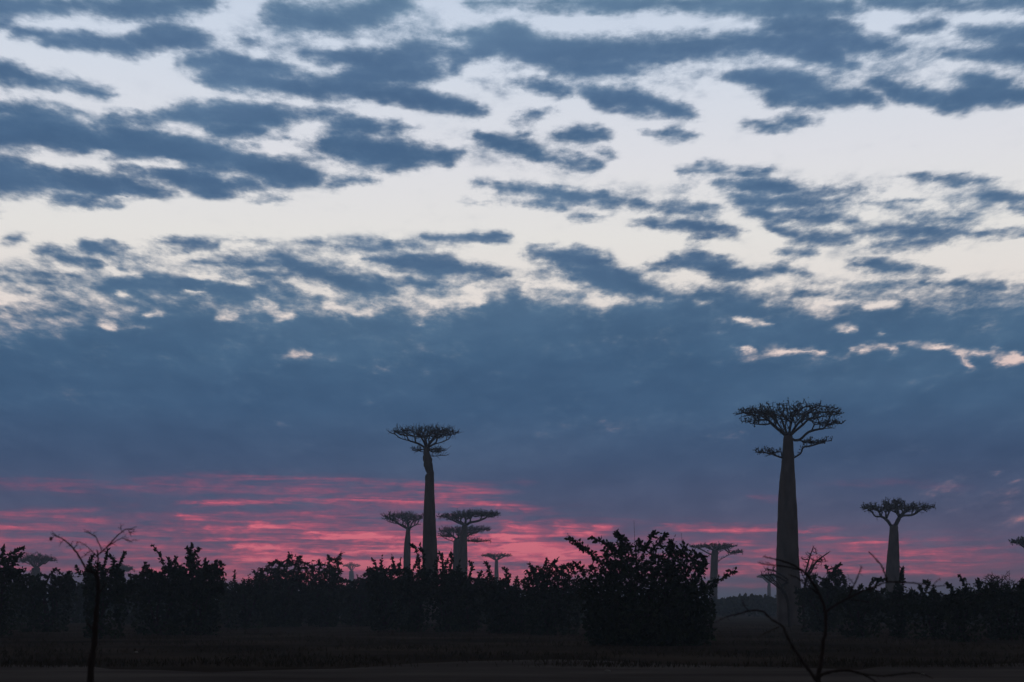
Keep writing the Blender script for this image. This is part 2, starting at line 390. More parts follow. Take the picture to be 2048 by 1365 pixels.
# sky outside the view is dimmed on purpose, so the foreground stays dark
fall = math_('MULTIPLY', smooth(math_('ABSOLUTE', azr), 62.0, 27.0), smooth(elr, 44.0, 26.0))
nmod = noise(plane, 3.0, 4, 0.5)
dimmed = mix(1.0, DIMMED_SKY, ramp(nmod.outputs[0], [(0.35, (0.75,0.75,0.75)), (0.65, (1.25,1.25,1.25))]), 'MULTIPLY')
col = mix(fall, dimmed, col)
below = smooth(elr, -2.0, -0.3)
col = mix(below, (0.006, 0.006, 0.008), col)
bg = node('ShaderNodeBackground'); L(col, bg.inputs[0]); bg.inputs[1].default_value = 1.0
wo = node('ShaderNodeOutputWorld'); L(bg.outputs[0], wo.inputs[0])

# the sun is just at the horizon behind the low cloud: hardly any direct light
sd = bpy.data.lights.new('sun', 'SUN')
sd.energy = 0.02; sd.angle = R(12); sd.color = (1.0, 0.55, 0.5)
so = bpy.data.objects.new('sun', sd); COL.objects.link(so)
so.rotation_euler = (R(90 - SUN_EL), 0, R(180 - SUN_AZ))


# ------------------------------------------------------------------ helpers
def P(px, py, Y):
    x = px - CX; u = CY - py
    dyw = FPX * math.cos(PITCH) - u * math.sin(PITCH)
    dzw = FPX * math.sin(PITCH) + u * math.cos(PITCH)
    t = Y / dyw
    return np.array([x * t, Y, EYE + dzw * t])


def S(Y, py=1150):
    """metres per photo pixel at depth Y"""
    return Y / (FPX * math.cos(PITCH) - (CY - py) * math.sin(PITCH))


def material(name, stops, scale=3.0, rough=0.9, bump=0.3, detail=6, stretch=(1, 1, 1), coords='Object', spec=0.1):
    m = bpy.data.materials.new(name); m.use_nodes = True
    t = m.node_tree; b = t.nodes['Principled BSDF']
    b.inputs['Roughness'].default_value = rough
    b.inputs['Specular IOR Level'].default_value = spec
    c = t.nodes.new('ShaderNodeTexCoord'); mp = t.nodes.new('ShaderNodeMapping')
    mp.inputs['Scale'].default_value = stretch
    t.links.new(c.outputs[coords], mp.inputs[0])
    n = t.nodes.new('ShaderNodeTexNoise'); n.inputs['Scale'].default_value = scale; n.inputs['Detail'].default_value = detail
    t.links.new(mp.outputs[0], n.inputs['Vector'])
    r = t.nodes.new('ShaderNodeValToRGB')
    e = r.color_ramp.elements
    e[0].position, e[0].color = stops[0][0], (*stops[0][1], 1)
    e[1].position, e[1].color = stops[-1][0], (*stops[-1][1], 1)
    for p, cc in stops[1:-1]:
        q = e.new(p); q.color = (*cc, 1)
    t.links.new(n.outputs[0], r.inputs[0]); t.links.new(r.outputs[0], b.inputs['Base Color'])
    if bump:
        bm = t.nodes.new('ShaderNodeBump'); bm.inputs['Strength'].default_value = bump; bm.inputs['Distance'].default_value = 0.1
        t.links.new(n.outputs[0], bm.inputs['Height']); t.links.new(bm.outputs[0], b.inputs['Normal'])
    return m


M_BARK = material('baobab_bark', [(0.3, (0.14,0.115,0.11)), (0.55, (0.23,0.195,0.18)), (0.75, (0.31,0.265,0.245))], 1.3, bump=0.5, stretch=(1,1,0.35))
M_TWIG = material('twig_bark', [(0.3, (0.05,0.038,0.034)), (0.7, (0.10,0.075,0.065))], 3.0, bump=0)
M_LEAF = material('leaf_green', [(0.3, (0.03,0.05,0.02)), (0.5, (0.045,0.07,0.028)), (0.7, (0.065,0.09,0.035))], 1.2, rough=0.7, bump=0)
M_BLEAF = material('baobab_leaf', [(0.3, (0.04,0.055,0.03)), (0.7, (0.07,0.085,0.045))], 1.2, rough=0.8, bump=0)
M_GROUND = material('dry_soil', [(0.3, (0.05,0.038,0.029)), (0.5, (0.08,0.061,0.047)), (0.72, (0.115,0.089,0.067))], 0.12, bump=0.4, detail=10, spec=0.0)
M_SAND = material('pale_sand', [(0.3, (0.09,0.075,0.066)), (0.5, (0.14,0.12,0.106)), (0.72, (0.21,0.18,0.16))], 0.35, bump=0.3, detail=10, spec=0.0, stretch=(0.4,1,1))
M_GRASS = material('dry_grass', [(0.3, (0.05,0.042,0.022)), (0.7, (0.09,0.073,0.04))], 0.4, bump=0, spec=0.0)
M_STONE = material('pale_stone', [(0.3, (0.30,0.28,0.26)), (0.7, (0.5,0.47,0.43))], 4.0, bump=0.6)


class MB:
    def __init__(s): s.v = []; s.f = []; s.n = 0
    def add(s, v, f):
        s.v.append(np.asarray(v, float)); s.f.extend([tuple(int(i) + s.n for i in q) for q in f]); s.n += len(v)
    def build(s, name, mat, parent=None, origin=None, smooth=True):
        me = bpy.data.meshes.new(name)
        v = np.concatenate(s.v) if s.v else np.zeros((0, 3))
        if origin is not None: v = v - np.asarray(origin)
        me.from_pydata(v.tolist(), [], s.f)
        me.materials.append(mat)
        if smooth: me.polygons.foreach_set('use_smooth', [True] * len(me.polygons))
        o = bpy.data.objects.new(name, me); COL.objects.link(o)
        if parent is not None: o.parent = parent
        return o


def tube(mb, pts, rad, sides=8, wobble=0.0, seed=0, cap=True):
    pts = np.asarray(pts, float); n = len(pts)
    if n < 2: return
    T = np.gradient(pts, axis=0); T /= np.linalg.norm(T, axis=1)[:, None] + 1e-9
    ref = np.array([0, 1, 0.01]) if abs(T[0][1]) < 0.9 else np.array([1, 0, 0.01])
    U = np.cross(T, ref); U /= np.linalg.norm(U, axis=1)[:, None] + 1e-9
    V = np.cross(T, U)
    a = np.linspace(0, 2 * math.pi, sides, endpoint=False)
    r = np.asarray(rad, float)[:, None] * np.ones(sides)
    if wobble:
        rr = np.random.default_rng(seed)
        ph = rr.uniform(0, 6.28, 4)
        zz = np.linspace(0, 1, n)[:, None]
        r = r * (1 + wobble * (0.5 * np.sin(3 * a[None] + ph[0] + 3 * zz) + 0.35 * np.sin(5 * a[None] + ph[1] - 5 * zz) + 0.3 * np.sin(17 * zz + ph[2] + a[None])) + wobble * 0.4 * rr.uniform(-1, 1, r.shape))
    v = pts[:, None, :] + r[..., None] * (np.cos(a)[None, :, None] * U[:, None, :] + np.sin(a)[None, :, None] * V[:, None, :])
    v = v.reshape(-1, 3)
    f = []
    for i in range(n - 1):
        for j in range(sides):
            k2 = (j + 1) % sides
            f.append((i * sides + j, i * sides + k2, (i + 1) * sides + k2, (i + 1) * sides + j))
    if cap:
        f.append(tuple(range((n - 1) * sides, n * sides)))
    mb.add(v, f)


def smooth_line(pts, m=6):
    """Catmull-Rom through the points"""
    pts = np.asarray(pts, float)
    if len(pts) < 3: return np.array([pts[0] + (pts[-1] - pts[0]) * t for t in np.linspace(0, 1, m + 1)])
    q = np.vstack([2 * pts[0] - pts[1], pts, 2 * pts[-1] - pts[-2]])
    out = []
    for i in range(1, len(q) - 2):
        for t in np.linspace(0, 1, m, endpoint=False):
            a, b, c, d = q[i - 1], q[i], q[i + 1], q[i + 2]
            out.append(0.5 * ((2 * b) + (c - a) * t + (2 * a - 5 * b + 4 * c - d) * t * t + (3 * b - a - 3 * c + d) * t ** 3))
    out.append(q[-2])
    return np.array(out)


def colonize(nodes, parent, attr, step, kill, influence, iters=60, up=0.0, jit=0.25, gen=None):
    """space colonisation: branches grow towards the free points of a crown"""
    gen = gen or rng
    nodes = [np.array(p) for p in nodes]; parent = list(parent)
    att = np.array(attr)
    arr = np.array(nodes)
    nearest = np.full(len(att), 0); dist = np.full(len(att), 1e9)
    def upd(start):
        nonlocal nearest, dist
        new = arr[start:]
        if len(new) == 0 or len(att) == 0: return
        d = np.linalg.norm(att[:, None, :] - new[None], axis=2)
        m = d.argmin(1); dm = d[np.arange(len(att)), m]
        b = dm < dist
        dist = np.where(b, dm, dist); nearest = np.where(b, m + start, nearest)
    upd(0)
    for _ in range(iters):
        if len(att) == 0: break
        ok = dist < influence
        new = []
        for nid in np.unique(nearest[ok]):
            sel = att[ok & (nearest == nid)] - arr[nid]
            dirv = (sel / (np.linalg.norm(sel, axis=1)[:, None] + 1e-9)).sum(0)
            dirv /= np.linalg.norm(dirv) + 1e-9
            dirv = dirv + gen.normal(0, jit, 3) + np.array([0, 0, up])
            dirv /= np.linalg.norm(dirv) + 1e-9
            new.append((nid, arr[nid] + dirv * step))
        if not new: break
        start = len(arr)
        for nid, p in new: parent.append(int(nid))
        arr = np.vstack([arr] + [p[None] for _, p in new])
        upd(start)
        live = dist > kill
        att, nearest, dist = att[live], nearest[live], dist[live]
    return arr, np.array(parent)


def fan_grow(nodes, parent, attr, seg, bf=0.45, sag=0.06, jit=0.05, gen=None):
    """joins every crown point to the tree by the shortest forward-running way, which gives acute forks"""
    gen = gen or rng
    cap_ = len(nodes) + len(attr) * 14
    arr = np.zeros((cap_, 3)); arr[:len(nodes)] = nodes
    parent = list(parent); plen = np.zeros(cap_)
    for i in range(len(nodes)):
        if parent[i] >= 0: plen[i] = plen[parent[i]] + np.linalg.norm(arr[i] - arr[parent[i]])
    cnt = len(nodes); root = arr[0]
    order = np.argsort(np.linalg.norm(attr - root, axis=1))
    for a in attr[order]:
        d = np.linalg.norm(arr[:cnt] - a, axis=1)
        cost = d + bf * plen[:cnt]
        # discourage sharp turns: compare with the branch's own direction
        j = int(np.argmin(cost)); L_ = d[j]
        if L_ < seg * .4: continue
        m = max(1, int(L_ / seg)); m = min(m, 12)
        a0 = arr[j]; prev = j
        pdir = arr[j] - arr[parent[j]] if parent[j] >= 0 else np.array([0, 0, 1.0])
        pdir = pdir / (np.linalg.norm(pdir) + 1e-9)
        c1 = a0 + pdir * L_ * .3 + np.array([0, 0, -sag * L_])
        bend = gen.normal(0, jit * L_, 3)
        for q in range(1, m + 1):
            t = q / m
            p = (1 - t) ** 2 * a0 + 2 * t * (1 - t) * (c1 * .6 + (a0 + a) * .2 + bend) + t * t * a
            if q < m: p = p + gen.normal(0, jit * seg * 1.2, 3)
            if cnt >= cap_: break
            arr[cnt] = p; parent.append(prev); plen[cnt] = plen[prev] + np.linalg.norm(p - arr[prev]); prev = cnt; cnt += 1
    return arr[:cnt], np.array(parent)


def radii(arr, parent, tip, power=2.4, cap=None):
    n = len(arr)
    acc = np.zeros(n)
    kids = [[] for _ in range(n)]
    for i in range(n):
        if parent[i] >= 0: kids[parent[i]].append(i)
    r = np.zeros(n)
    for i in range(n - 1, -1, -1):
        r[i] = tip if not kids[i] else max(tip, sum(r[c] ** power for c in kids[i]) ** (1 / power))
    if cap is not None: r = np.minimum(r, cap)
    return r, kids


def skeleton_mesh(mb, arr, parent, r, kids, thin_sides=4, skip=None):
    starts = [i for i in range(len(arr)) if parent[i] < 0]
    stack = [(s_, None) for s_ in starts]
    while stack:
        i, par = stack.pop()
        chain = [i] if par is None else [par, i]
        cur = i
        while kids[cur]:
            ks = sorted(kids[cur], key=lambda c: -r[c])
            for c in ks[1:]: stack.append((c, cur))
            cur = ks[0]; chain.append(cur)
        if len(chain) < 2: continue
        rr = r[chain].copy()
        if par is not None: rr[0] = rr[1]
        tube(mb, arr[chain], rr, sides=8 if rr.max() > 0.15 else (6 if rr.max() > .07 else thin_sides), cap=False)


def leaves_mesh(pos, dirs, size, gen, width=0.5, fold=0.25):
    n = len(pos)
    nrm = gen.normal(0, 1, (n, 3))
    side = np.cross(dirs, nrm); side /= np.linalg.norm(side, axis=1)[:, None] + 1e-9
    up = np.cross(side, dirs)
    sz = size * gen.uniform(0.6, 1.25, n)[:, None]
    a = pos
    mid = pos + dirs * sz * 0.45 - up * sz * fold * 0.3
    l = pos + dirs * sz * 0.42 + side * sz * width * 0.5 + up * sz * fold * 0.3
    rr = pos + dirs * sz * 0.42 - side * sz * width * 0.5 + up * sz * fold * 0.3
    l2 = pos + dirs * sz * 0.75 + side * sz * width * 0.36
    r2 = pos + dirs * sz * 0.75 - side * sz * width * 0.36
    tip = pos + dirs * sz
    V = np.stack([a, l, l2, tip, r2, rr], 1).reshape(-1, 3)
    base = np.arange(n) * 6
    F = np.stack([base, base + 1, base + 2, base + 3, base + 4, base + 5], 1)
    return V, F


def add_leaves(mb, pos, dirs, size, gen, width=0.5):
    V, F = leaves_mesh(np.asarray(pos), np.asarray(dirs), size, gen, width)
    mb.v.append(V); mb.f.extend(map(tuple, (F + mb.n).tolist())); mb.n += len(V)


def unit(v): return v / (np.linalg.norm(v, axis=-1)[..., None] + 1e-9)


def empty(name, label, cat, loc, group=None):
    o = bpy.data.objects.new(name, None); COL.objects.link(o)
    o.location = tuple(loc); o.empty_display_size = 0.5
    o['label'] = label; o['category'] = cat
    if group: o['group'] = group
    return o


# ------------------------------------------------------------------ setting
def sheet(name, x0, x1, y0, y1, z, mat, nx=1, ny=1, edge=None):
    mb = MB()
    xs = np.linspace(x0, x1, nx + 1); ys = np.linspace(y0, y1, ny + 1)
    V = []
    for j, y in enumerate(ys):
        for x in xs:
            yy = y
            if edge and j in (0, ny): yy += edge(x, j)
            V.append((x, yy, z))
    F = [(j * (nx + 1) + i, j * (nx + 1) + i + 1, (j + 1) * (nx + 1) + i + 1, (j + 1) * (nx + 1) + i) for j in range(ny) for i in range(nx)]
    mb.add(V, F)
    o = mb.build(name, mat, smooth=False); o['kind'] = 'structure'
    return o


ground = sheet('ground', -2600, 2600, -300, 2600, 0.0, M_GROUND)
track = sheet('dirt_road', -300, 300, 22, 39.5, 0.004, M_SAND, 400, 1,
              edge=lambda x, j: (1.3 if abs(x) > 3 else 0) * math.sin(x * 1.9 + .5 * math.sin(x * 3.1)) * .45 + 1.6 * math.sin(x * .21 + j) + (2.2 * math.sin(x * .43 + 1.2) + .8 * math.sin(x * 4.7) * math.sin(x * .9) if j else 0) + .5 * math.sin(x * .47 + 2 * j) + .22 * math.sin(x * 1.3) + (1.5 * math.sin(x * .05 + 1) if j else 0))


# ------------------------------------------------------------------ baobabs
def baobab(label, Y, trunk, crowns, limbs=(), n=350, tip=0.035, step=None, spur=0.3, leaf=0.0, seed=1, group='baobab trees on the plain', auto=6, dome=False, depth=0.85, knobs=()):
    g = np.random.default_rng(seed)
    s = S(Y, trunk[0][1])
    bx = P(trunk[-1][0], 1215, Y)[0]
    root = empty('baobab_tree', label, 'tree', (bx, Y, 0), group)
    org = np.array([bx, Y, 0.0])
    # trunk: traced centre line and half widths, round in plan, flared into the ground
    prof = [(P(x, y, Y), h * s) for x, y, h in trunk]
    last, lh = prof[-1]
    if last[2] > 0.05: prof.append((np.array([last[0], Y, -0.3]), lh * 1.22))
    cl = smooth_line([np.append(p, h) for p, h in prof], 10)[::-1]
    mb = MB(); tube(mb, cl[:, :3], cl[:, 3], sides=28, wobble=0.065, seed=seed)
    for kx, ky, kr in knobs:
        c = P(kx, ky, Y); c[1] -= 0.2
        tube(mb, [c + (0, 0, -kr * s * 2.4), c + (0, 0, -kr * s * 1.2), c, c + (0, 0, kr * s * 1.2), c + (0, 0, kr * s * 2)], [kr * s * .25, kr * s * .85, kr * s, kr * s * .8, kr * s * .2], sides=9, wobble=0.12, seed=int(kx))
    mb.build('trunk', M_BARK, root, org)
    # skeleton: from the trunk top
    nodes = []; par = []; capr = []
    top = cl[-1, :3] - np.array([0, 0, 0.15]); topr = cl[-1, 3]
    nodes.append(top); par.append(-1)
    def add_line(pts, start=None):
        if start is None:
            i0 = int(np.argmin([np.linalg.norm(q - pts[0]) for q in nodes]))
            if np.linalg.norm(nodes[i0] - pts[0]) > 0.9: nodes.append(np.array(pts[0])); par.append(-1); i0 = len(nodes) - 1
        else: i0 = start
        last = i0
        for p in pts[1:]:
            nodes.append(np.array(p)); par.append(last); last = len(nodes) - 1
    for lb in limbs:      # (x, y, depth offset in pixels)
        pts = []
        for q in lb:
            p = P(q[0], q[1], Y); p[1] += (q[2] if len(q) > 2 else 0) * s; pts.append(p)
        add_line(smooth_line(pts, 3))
    atts = []
    for ci, (cx, cy, rx, ry, wgt) in enumerate(crowns):
        c = P(cx, cy, Y); Rx = rx * s; Ry = rx * s * depth
        Rz = max(ry * s - 0.10 * Ry, ry * s * 0.45)
        m = int(n * wgt)
        a = g.uniform(0, 2 * math.pi, m); rr = np.sqrt(g.uniform(0, 1, m))
        z = g.uniform(0, 1, m) ** 0.75
        lo = -1 + 1.25 * rr ** 1.3; hi = 1 - 0.55 * rr ** 3 + g.normal(0, 0.13 if rx > 60 else 0.24, m)
        if dome: lo = -1 + 0.9 * rr ** 2; hi = np.sqrt(1 - rr * rr) * 1.9 - .9 + 0.1 * np.sin(a * 4)
        lump = 0.16 * np.sin(a * 5 + ci) + 0.12 * np.sin(a * 9)
        zz = lo + (hi - lo) * z
        atts.append(np.stack([c[0] + Rx * rr * np.cos(a) * (1 + lump * .35), Y + Ry * rr * np.sin(a) * (1 + lump * .35), c[2] + Rz * zz], 1))
        if ci == 0 and auto:
            for q in range(auto):
                t = 2 * math.pi * (q + g.uniform(-.25, .25)) / auto
                e = np.array([c[0] + Rx * .5 * math.cos(t), Y + Ry * .5 * math.sin(t), c[2] - Rz * .15])
                midp = top * 0.55 + e * 0.45 + np.array([0, 0, -0.08 * Rz])
                add_line(smooth_line([top, midp, e], 3), 0)
    att = np.concatenate(atts)
    st = step or crowns[0][2] * s / 13
    arr, parent = fan_grow(nodes, par, att, st, bf=0.5, gen=g)
    r, kids = radii(arr, parent, tip, 2.6, cap=topr * 0.8)
    mb = MB(); skeleton_mesh(mb, arr, parent, r, kids)
    thin = np.where(r < tip * 2.6)[0]
    # short upright spurs on the outer twigs
    pos = []; dr = []
    k_ = 0
    for i in thin:
        p0 = arr[parent[i]] if parent[i] >= 0 else arr[i]
        d = unit(arr[i] - p0 + 1e-6)
        for q in range(2 if len(kids[i]) else 3):
            dd = unit(d * 0.5 + g.normal(0, 0.55, 3) + np.array([0, 0, 0.55]))
            ln = spur * g.uniform(0.5, 1.2)
            if g.random() < 0.75:
                tube(mb, [arr[i], arr[i] + dd * ln * .6, arr[i] + unit(dd + g.normal(0, .3, 3)) * ln], [tip * .8, tip * .7, tip * .45], sides=3, cap=False)
            if leaf > 0:
                for w in range(int(g.integers(1, 4))):
                    pos.append(arr[i] + dd * ln * g.uniform(.4, 1)); dr.append(unit(dd + g.normal(0, .8, 3)))
    mb.build('branches', M_TWIG, root, org)
    if leaf > 0:
        mb = MB(); add_leaves(mb, pos, dr, leaf, g, 0.55); mb.build('foliage', M_BLEAF, root, org, smooth=False)
    return root


# the two tall ones
baobab('tallest baobab with a broad wedge crown and two lower side boughs, right of centre', 130,
       [(1577,872,8.5),(1576,884,10),(1576,930,13),(1575,1000,18),(1576,1100,21.5),(1579,1200,24),(1580,1260,25)],
       [(1582,832,101,27,0.55),(1515,834,38,17,0.12),(1655,850,30,9,0.12),(1537,906,26,8,0.08),(1633,886,29,7,0.1),(1500,845,20,5,0.03)],
       limbs=[[(1577,876),(1562,862,5),(1543,845,8),(1532,830,6),(1520,824,0)], [(1577,876),(1590,855,-5),(1602,840,-8),(1618,828,-4)], [(1577,876),(1592,862,14),(1612,846,30)],
              [(1577,876),(1562,862,-14),(1550,850,-28)], [(1584,881),(1601,879,4),(1618,864,8),(1640,858,6),(1665,856,4)], [(1577,876),(1572,850,20),(1565,830,25)], [(1543,848,-2),(1525,850,-4),(1500,848,-4)],
              [(1586,917),(1600,908,-6),(1605,896,-8),(1620,893,-6),(1650,884,-6)], [(1568,917),(1555,914,-6),(1540,909,-8),(1525,906,-8)], [(1577,876),(1578,850,-20),(1585,828,-26)]],
       n=500, tip=0.034, spur=0.44, leaf=0.16, seed=11, auto=0, depth=0.8, step=0.38)
baobab('tall slim baobab with a knotted kinked upper trunk and bare twiggy crown, left of centre', 150,
       [(853,894,5.5),(853,906,6),(855,918,8),(857,932,8.5),(859,941,7.6),(861,947,6.8),(859.5,955,8.3),(859,978,9.3),(859,1030,11.8),(859.5,1084,14),(860,1126,15.3),(860.5,1180,16.5),(861,1240,17)],
       [(849,870,68,17,0.72),(872,903,20,7,0.14),(835,902,11,5,0.05)],
       limbs=[[(853,900),(846,893,4),(836,887,6),(820,882,6),(805,878,4)], [(853,900),(850,888,-8),(843,876,-12)], [(853,900),(858,886,8),(866,876,12),(872,868,12)], [(853,900),(864,891,-4),(882,886,-6),(898,879,-4)],
              [(853,900),(852,884,18),(848,870,24)], [(853,900),(862,890,-18),(872,880,-26)], [(856,911),(868,913,-3),(882,912,-3),(892,912,-3)], [(851,905),(842,904,-3),(833,900,-3)]],
       n=400, tip=0.033, spur=0.62, leaf=0.0, seed=12, auto=0, depth=0.85, step=0.34, knobs=[(849.5,905,3),(849,917,3.6),(850.5,929,3.2),(862,921,3),(853.5,957,4),(864,938,2.6)])
baobab('forked baobab with a flat two-lobed crown, standing right of the tallest one', 190,
       [(1788,1052,8),(1788,1062,8.5),(1787,1100,11),(1786,1150,14),(1786,1200,15.5),(1786,1235,16)],
       [(1762,1020,40,12,0.32),(1824,1019,48,12,0.36),(1790,1009,26,8,0.16)],
       limbs=[[(1784,1056),(1776,1042,3),(1765,1034,4),(1752,1033,4),(1744,1024,2)], [(1765,1035,3),(1760,1025,6),(1755,1019,8)], [(1790,1054),(1797,1038,-3),(1806,1032,-4),(1822,1031,-4),(1838,1024,-2)], [(1797,1038,-3),(1795,1024,-6),(1792,1014,-8)],
              [(1773,1040,3),(1774,1030,-8),(1778,1022,-14)], [(1797,1036,0),(1808,1026,10),(1818,1018,16)]],
       n=480, tip=0.046, spur=0.5, leaf=0.17, seed=13, auto=0, depth=0.9, step=0.5)
baobab('thin-trunked baobab just left of the tall slim one, its crown half behind it', 260,
       [(817,1058,4.5),(816,1066,4.5),(815,1090,6.5),(814,1130,7),(815,1200,8)],
       [(806,1040,42,15,0.8)], limbs=[[(817,1060),(806,1050,3),(790,1047,2),(775,1043,0)], [(817,1060),(828,1052,-3),(842,1049,-2)]],
       n=300, tip=0.045, spur=0.7, leaf=0.13, seed=14, auto=5)
baobab('pale thick-trunked baobab with a high flat crown leaning right, right of the slim one', 240,
       [(930,1050,5),(929,1062,6),(926,1090,8.5),(924,1130,11),(923,1210,12.5)],
       [(915,1036,36,10,0.34),(950,1030,44,9,0.42),(978,1033,20,6,0.12)], limbs=[[(930,1053),(940,1046,-3),(955,1043,-4),(970,1037,-3)], [(930,1053),(922,1044,3),(905,1041,3),(893,1038,2)]],
       n=360, tip=0.048, spur=0.55, leaf=0.18, seed=15, auto=4)
baobab('squat baobab with long low side boughs, half hidden behind the pale thick trunk', 275,
       [(916,1078,6),(915,1086,8),(915,1110,9),(914,1150,9),(914,1210,9.5)],
       [(905,1065,30,12,0.3),(955,1062,26,9,0.26),(892,1074,16,5,0.1),(955,1083,26,4,0.14),(932,1070,20,14,0.2)],
       limbs=[[(913,1086),(903,1082,-3),(890,1077,-3),(880,1068,-3)], [(920,1086),(935,1082,4),(955,1084,4),(975,1082,3)], [(920,1082),(935,1072,5),(950,1064,5)], [(913,1082),(905,1072,5),(897,1064,5)]],
       n=340, tip=0.048, spur=0.6, leaf=0.15, seed=16, auto=3)
baobab('small far baobab with a thin table crown, between the pale pair and the round bush', 430,
       [(993,1120,3),(993,1130,3.5),(993,1160,4.5),(993,1205,5)],
       [(993,1113,31,7,0.8)], n=200, tip=0.07, spur=0.45, leaf=0.2, seed=17, auto=6)
baobab('hazy baobab with one low forked bough on its right, beside the round bush', 280,
       [(1430,1100,6),(1429,1112,7),(1428,1140,7.5),(1427,1180,8),(1427,1222,8.5)],
       [(1430,1096,34,8,0.36),(1452,1093,22,5,0.12),(1470,1106,19,4,0.14),(1394,1095,15,4,0.07)],
       limbs=[[(1429,1112),(1418,1108,-2),(1405,1101,-2),(1392,1095,-2)], [(1429,1136),(1434,1127,-2),(1442,1119,-3),(1456,1111,-3),(1472,1107,-3)], [(1430,1110),(1440,1104,6),(1452,1098,8)]],
       n=280, tip=0.055, spur=0.42, leaf=0.26, seed=18, auto=5)
baobab('tiny far baobab at the horizon, just left of the tallest trunk', 520,
       [(1538,1166,2.5),(1538,1178,3.5),(1538,1212,4)],
       [(1538,1156,23,6,0.8)], n=240, tip=0.10, spur=0.5, leaf=0.3, seed=19, auto=6)
baobab('baobab cut off by the right edge, only the tip of its crown in view', 220,
       [(2085,1110,7),(2086,1130,9),(2088,1170,12),(2088,1220,13)],
       [(2085,1088,58,15,0.8)], limbs=[[(2085,1112),(2068,1104,2),(2050,1096,0),(2036,1086,0)]], n=420, tip=0.06, spur=0.42, leaf=0.3, seed=20, auto=5)
baobab('broad hazy baobab crown above the bushes near the left edge', 330,
       [(72,1136,8),(72,1150,9),(72,1175,10),(72,1215,11)],
       [(74,1119,36,15,0.85)], n=260, tip=0.06, spur=0.6, leaf=0.25, seed=21, dome=True, auto=7)
baobab('faint low baobab crown behind the bare sapling on the left', 420,
       [(242,1150,6),(242,1165,7),(242,1212,7.5)],
       [(242,1138,24,10,0.85)], n=200, tip=0.07, spur=0.5, leaf=0.42, seed=22, dome=True, auto=6)
baobab('faint small baobab crown in the dip between bushes, left of the slim pair', 760,
       [(703,1142,4),(703,1155,5),(703,1210,5.5)],
       [(703,1131,17,7,0.85)], n=150, tip=0.075, spur=0.4, leaf=0.3, seed=23, dome=True, auto=6)


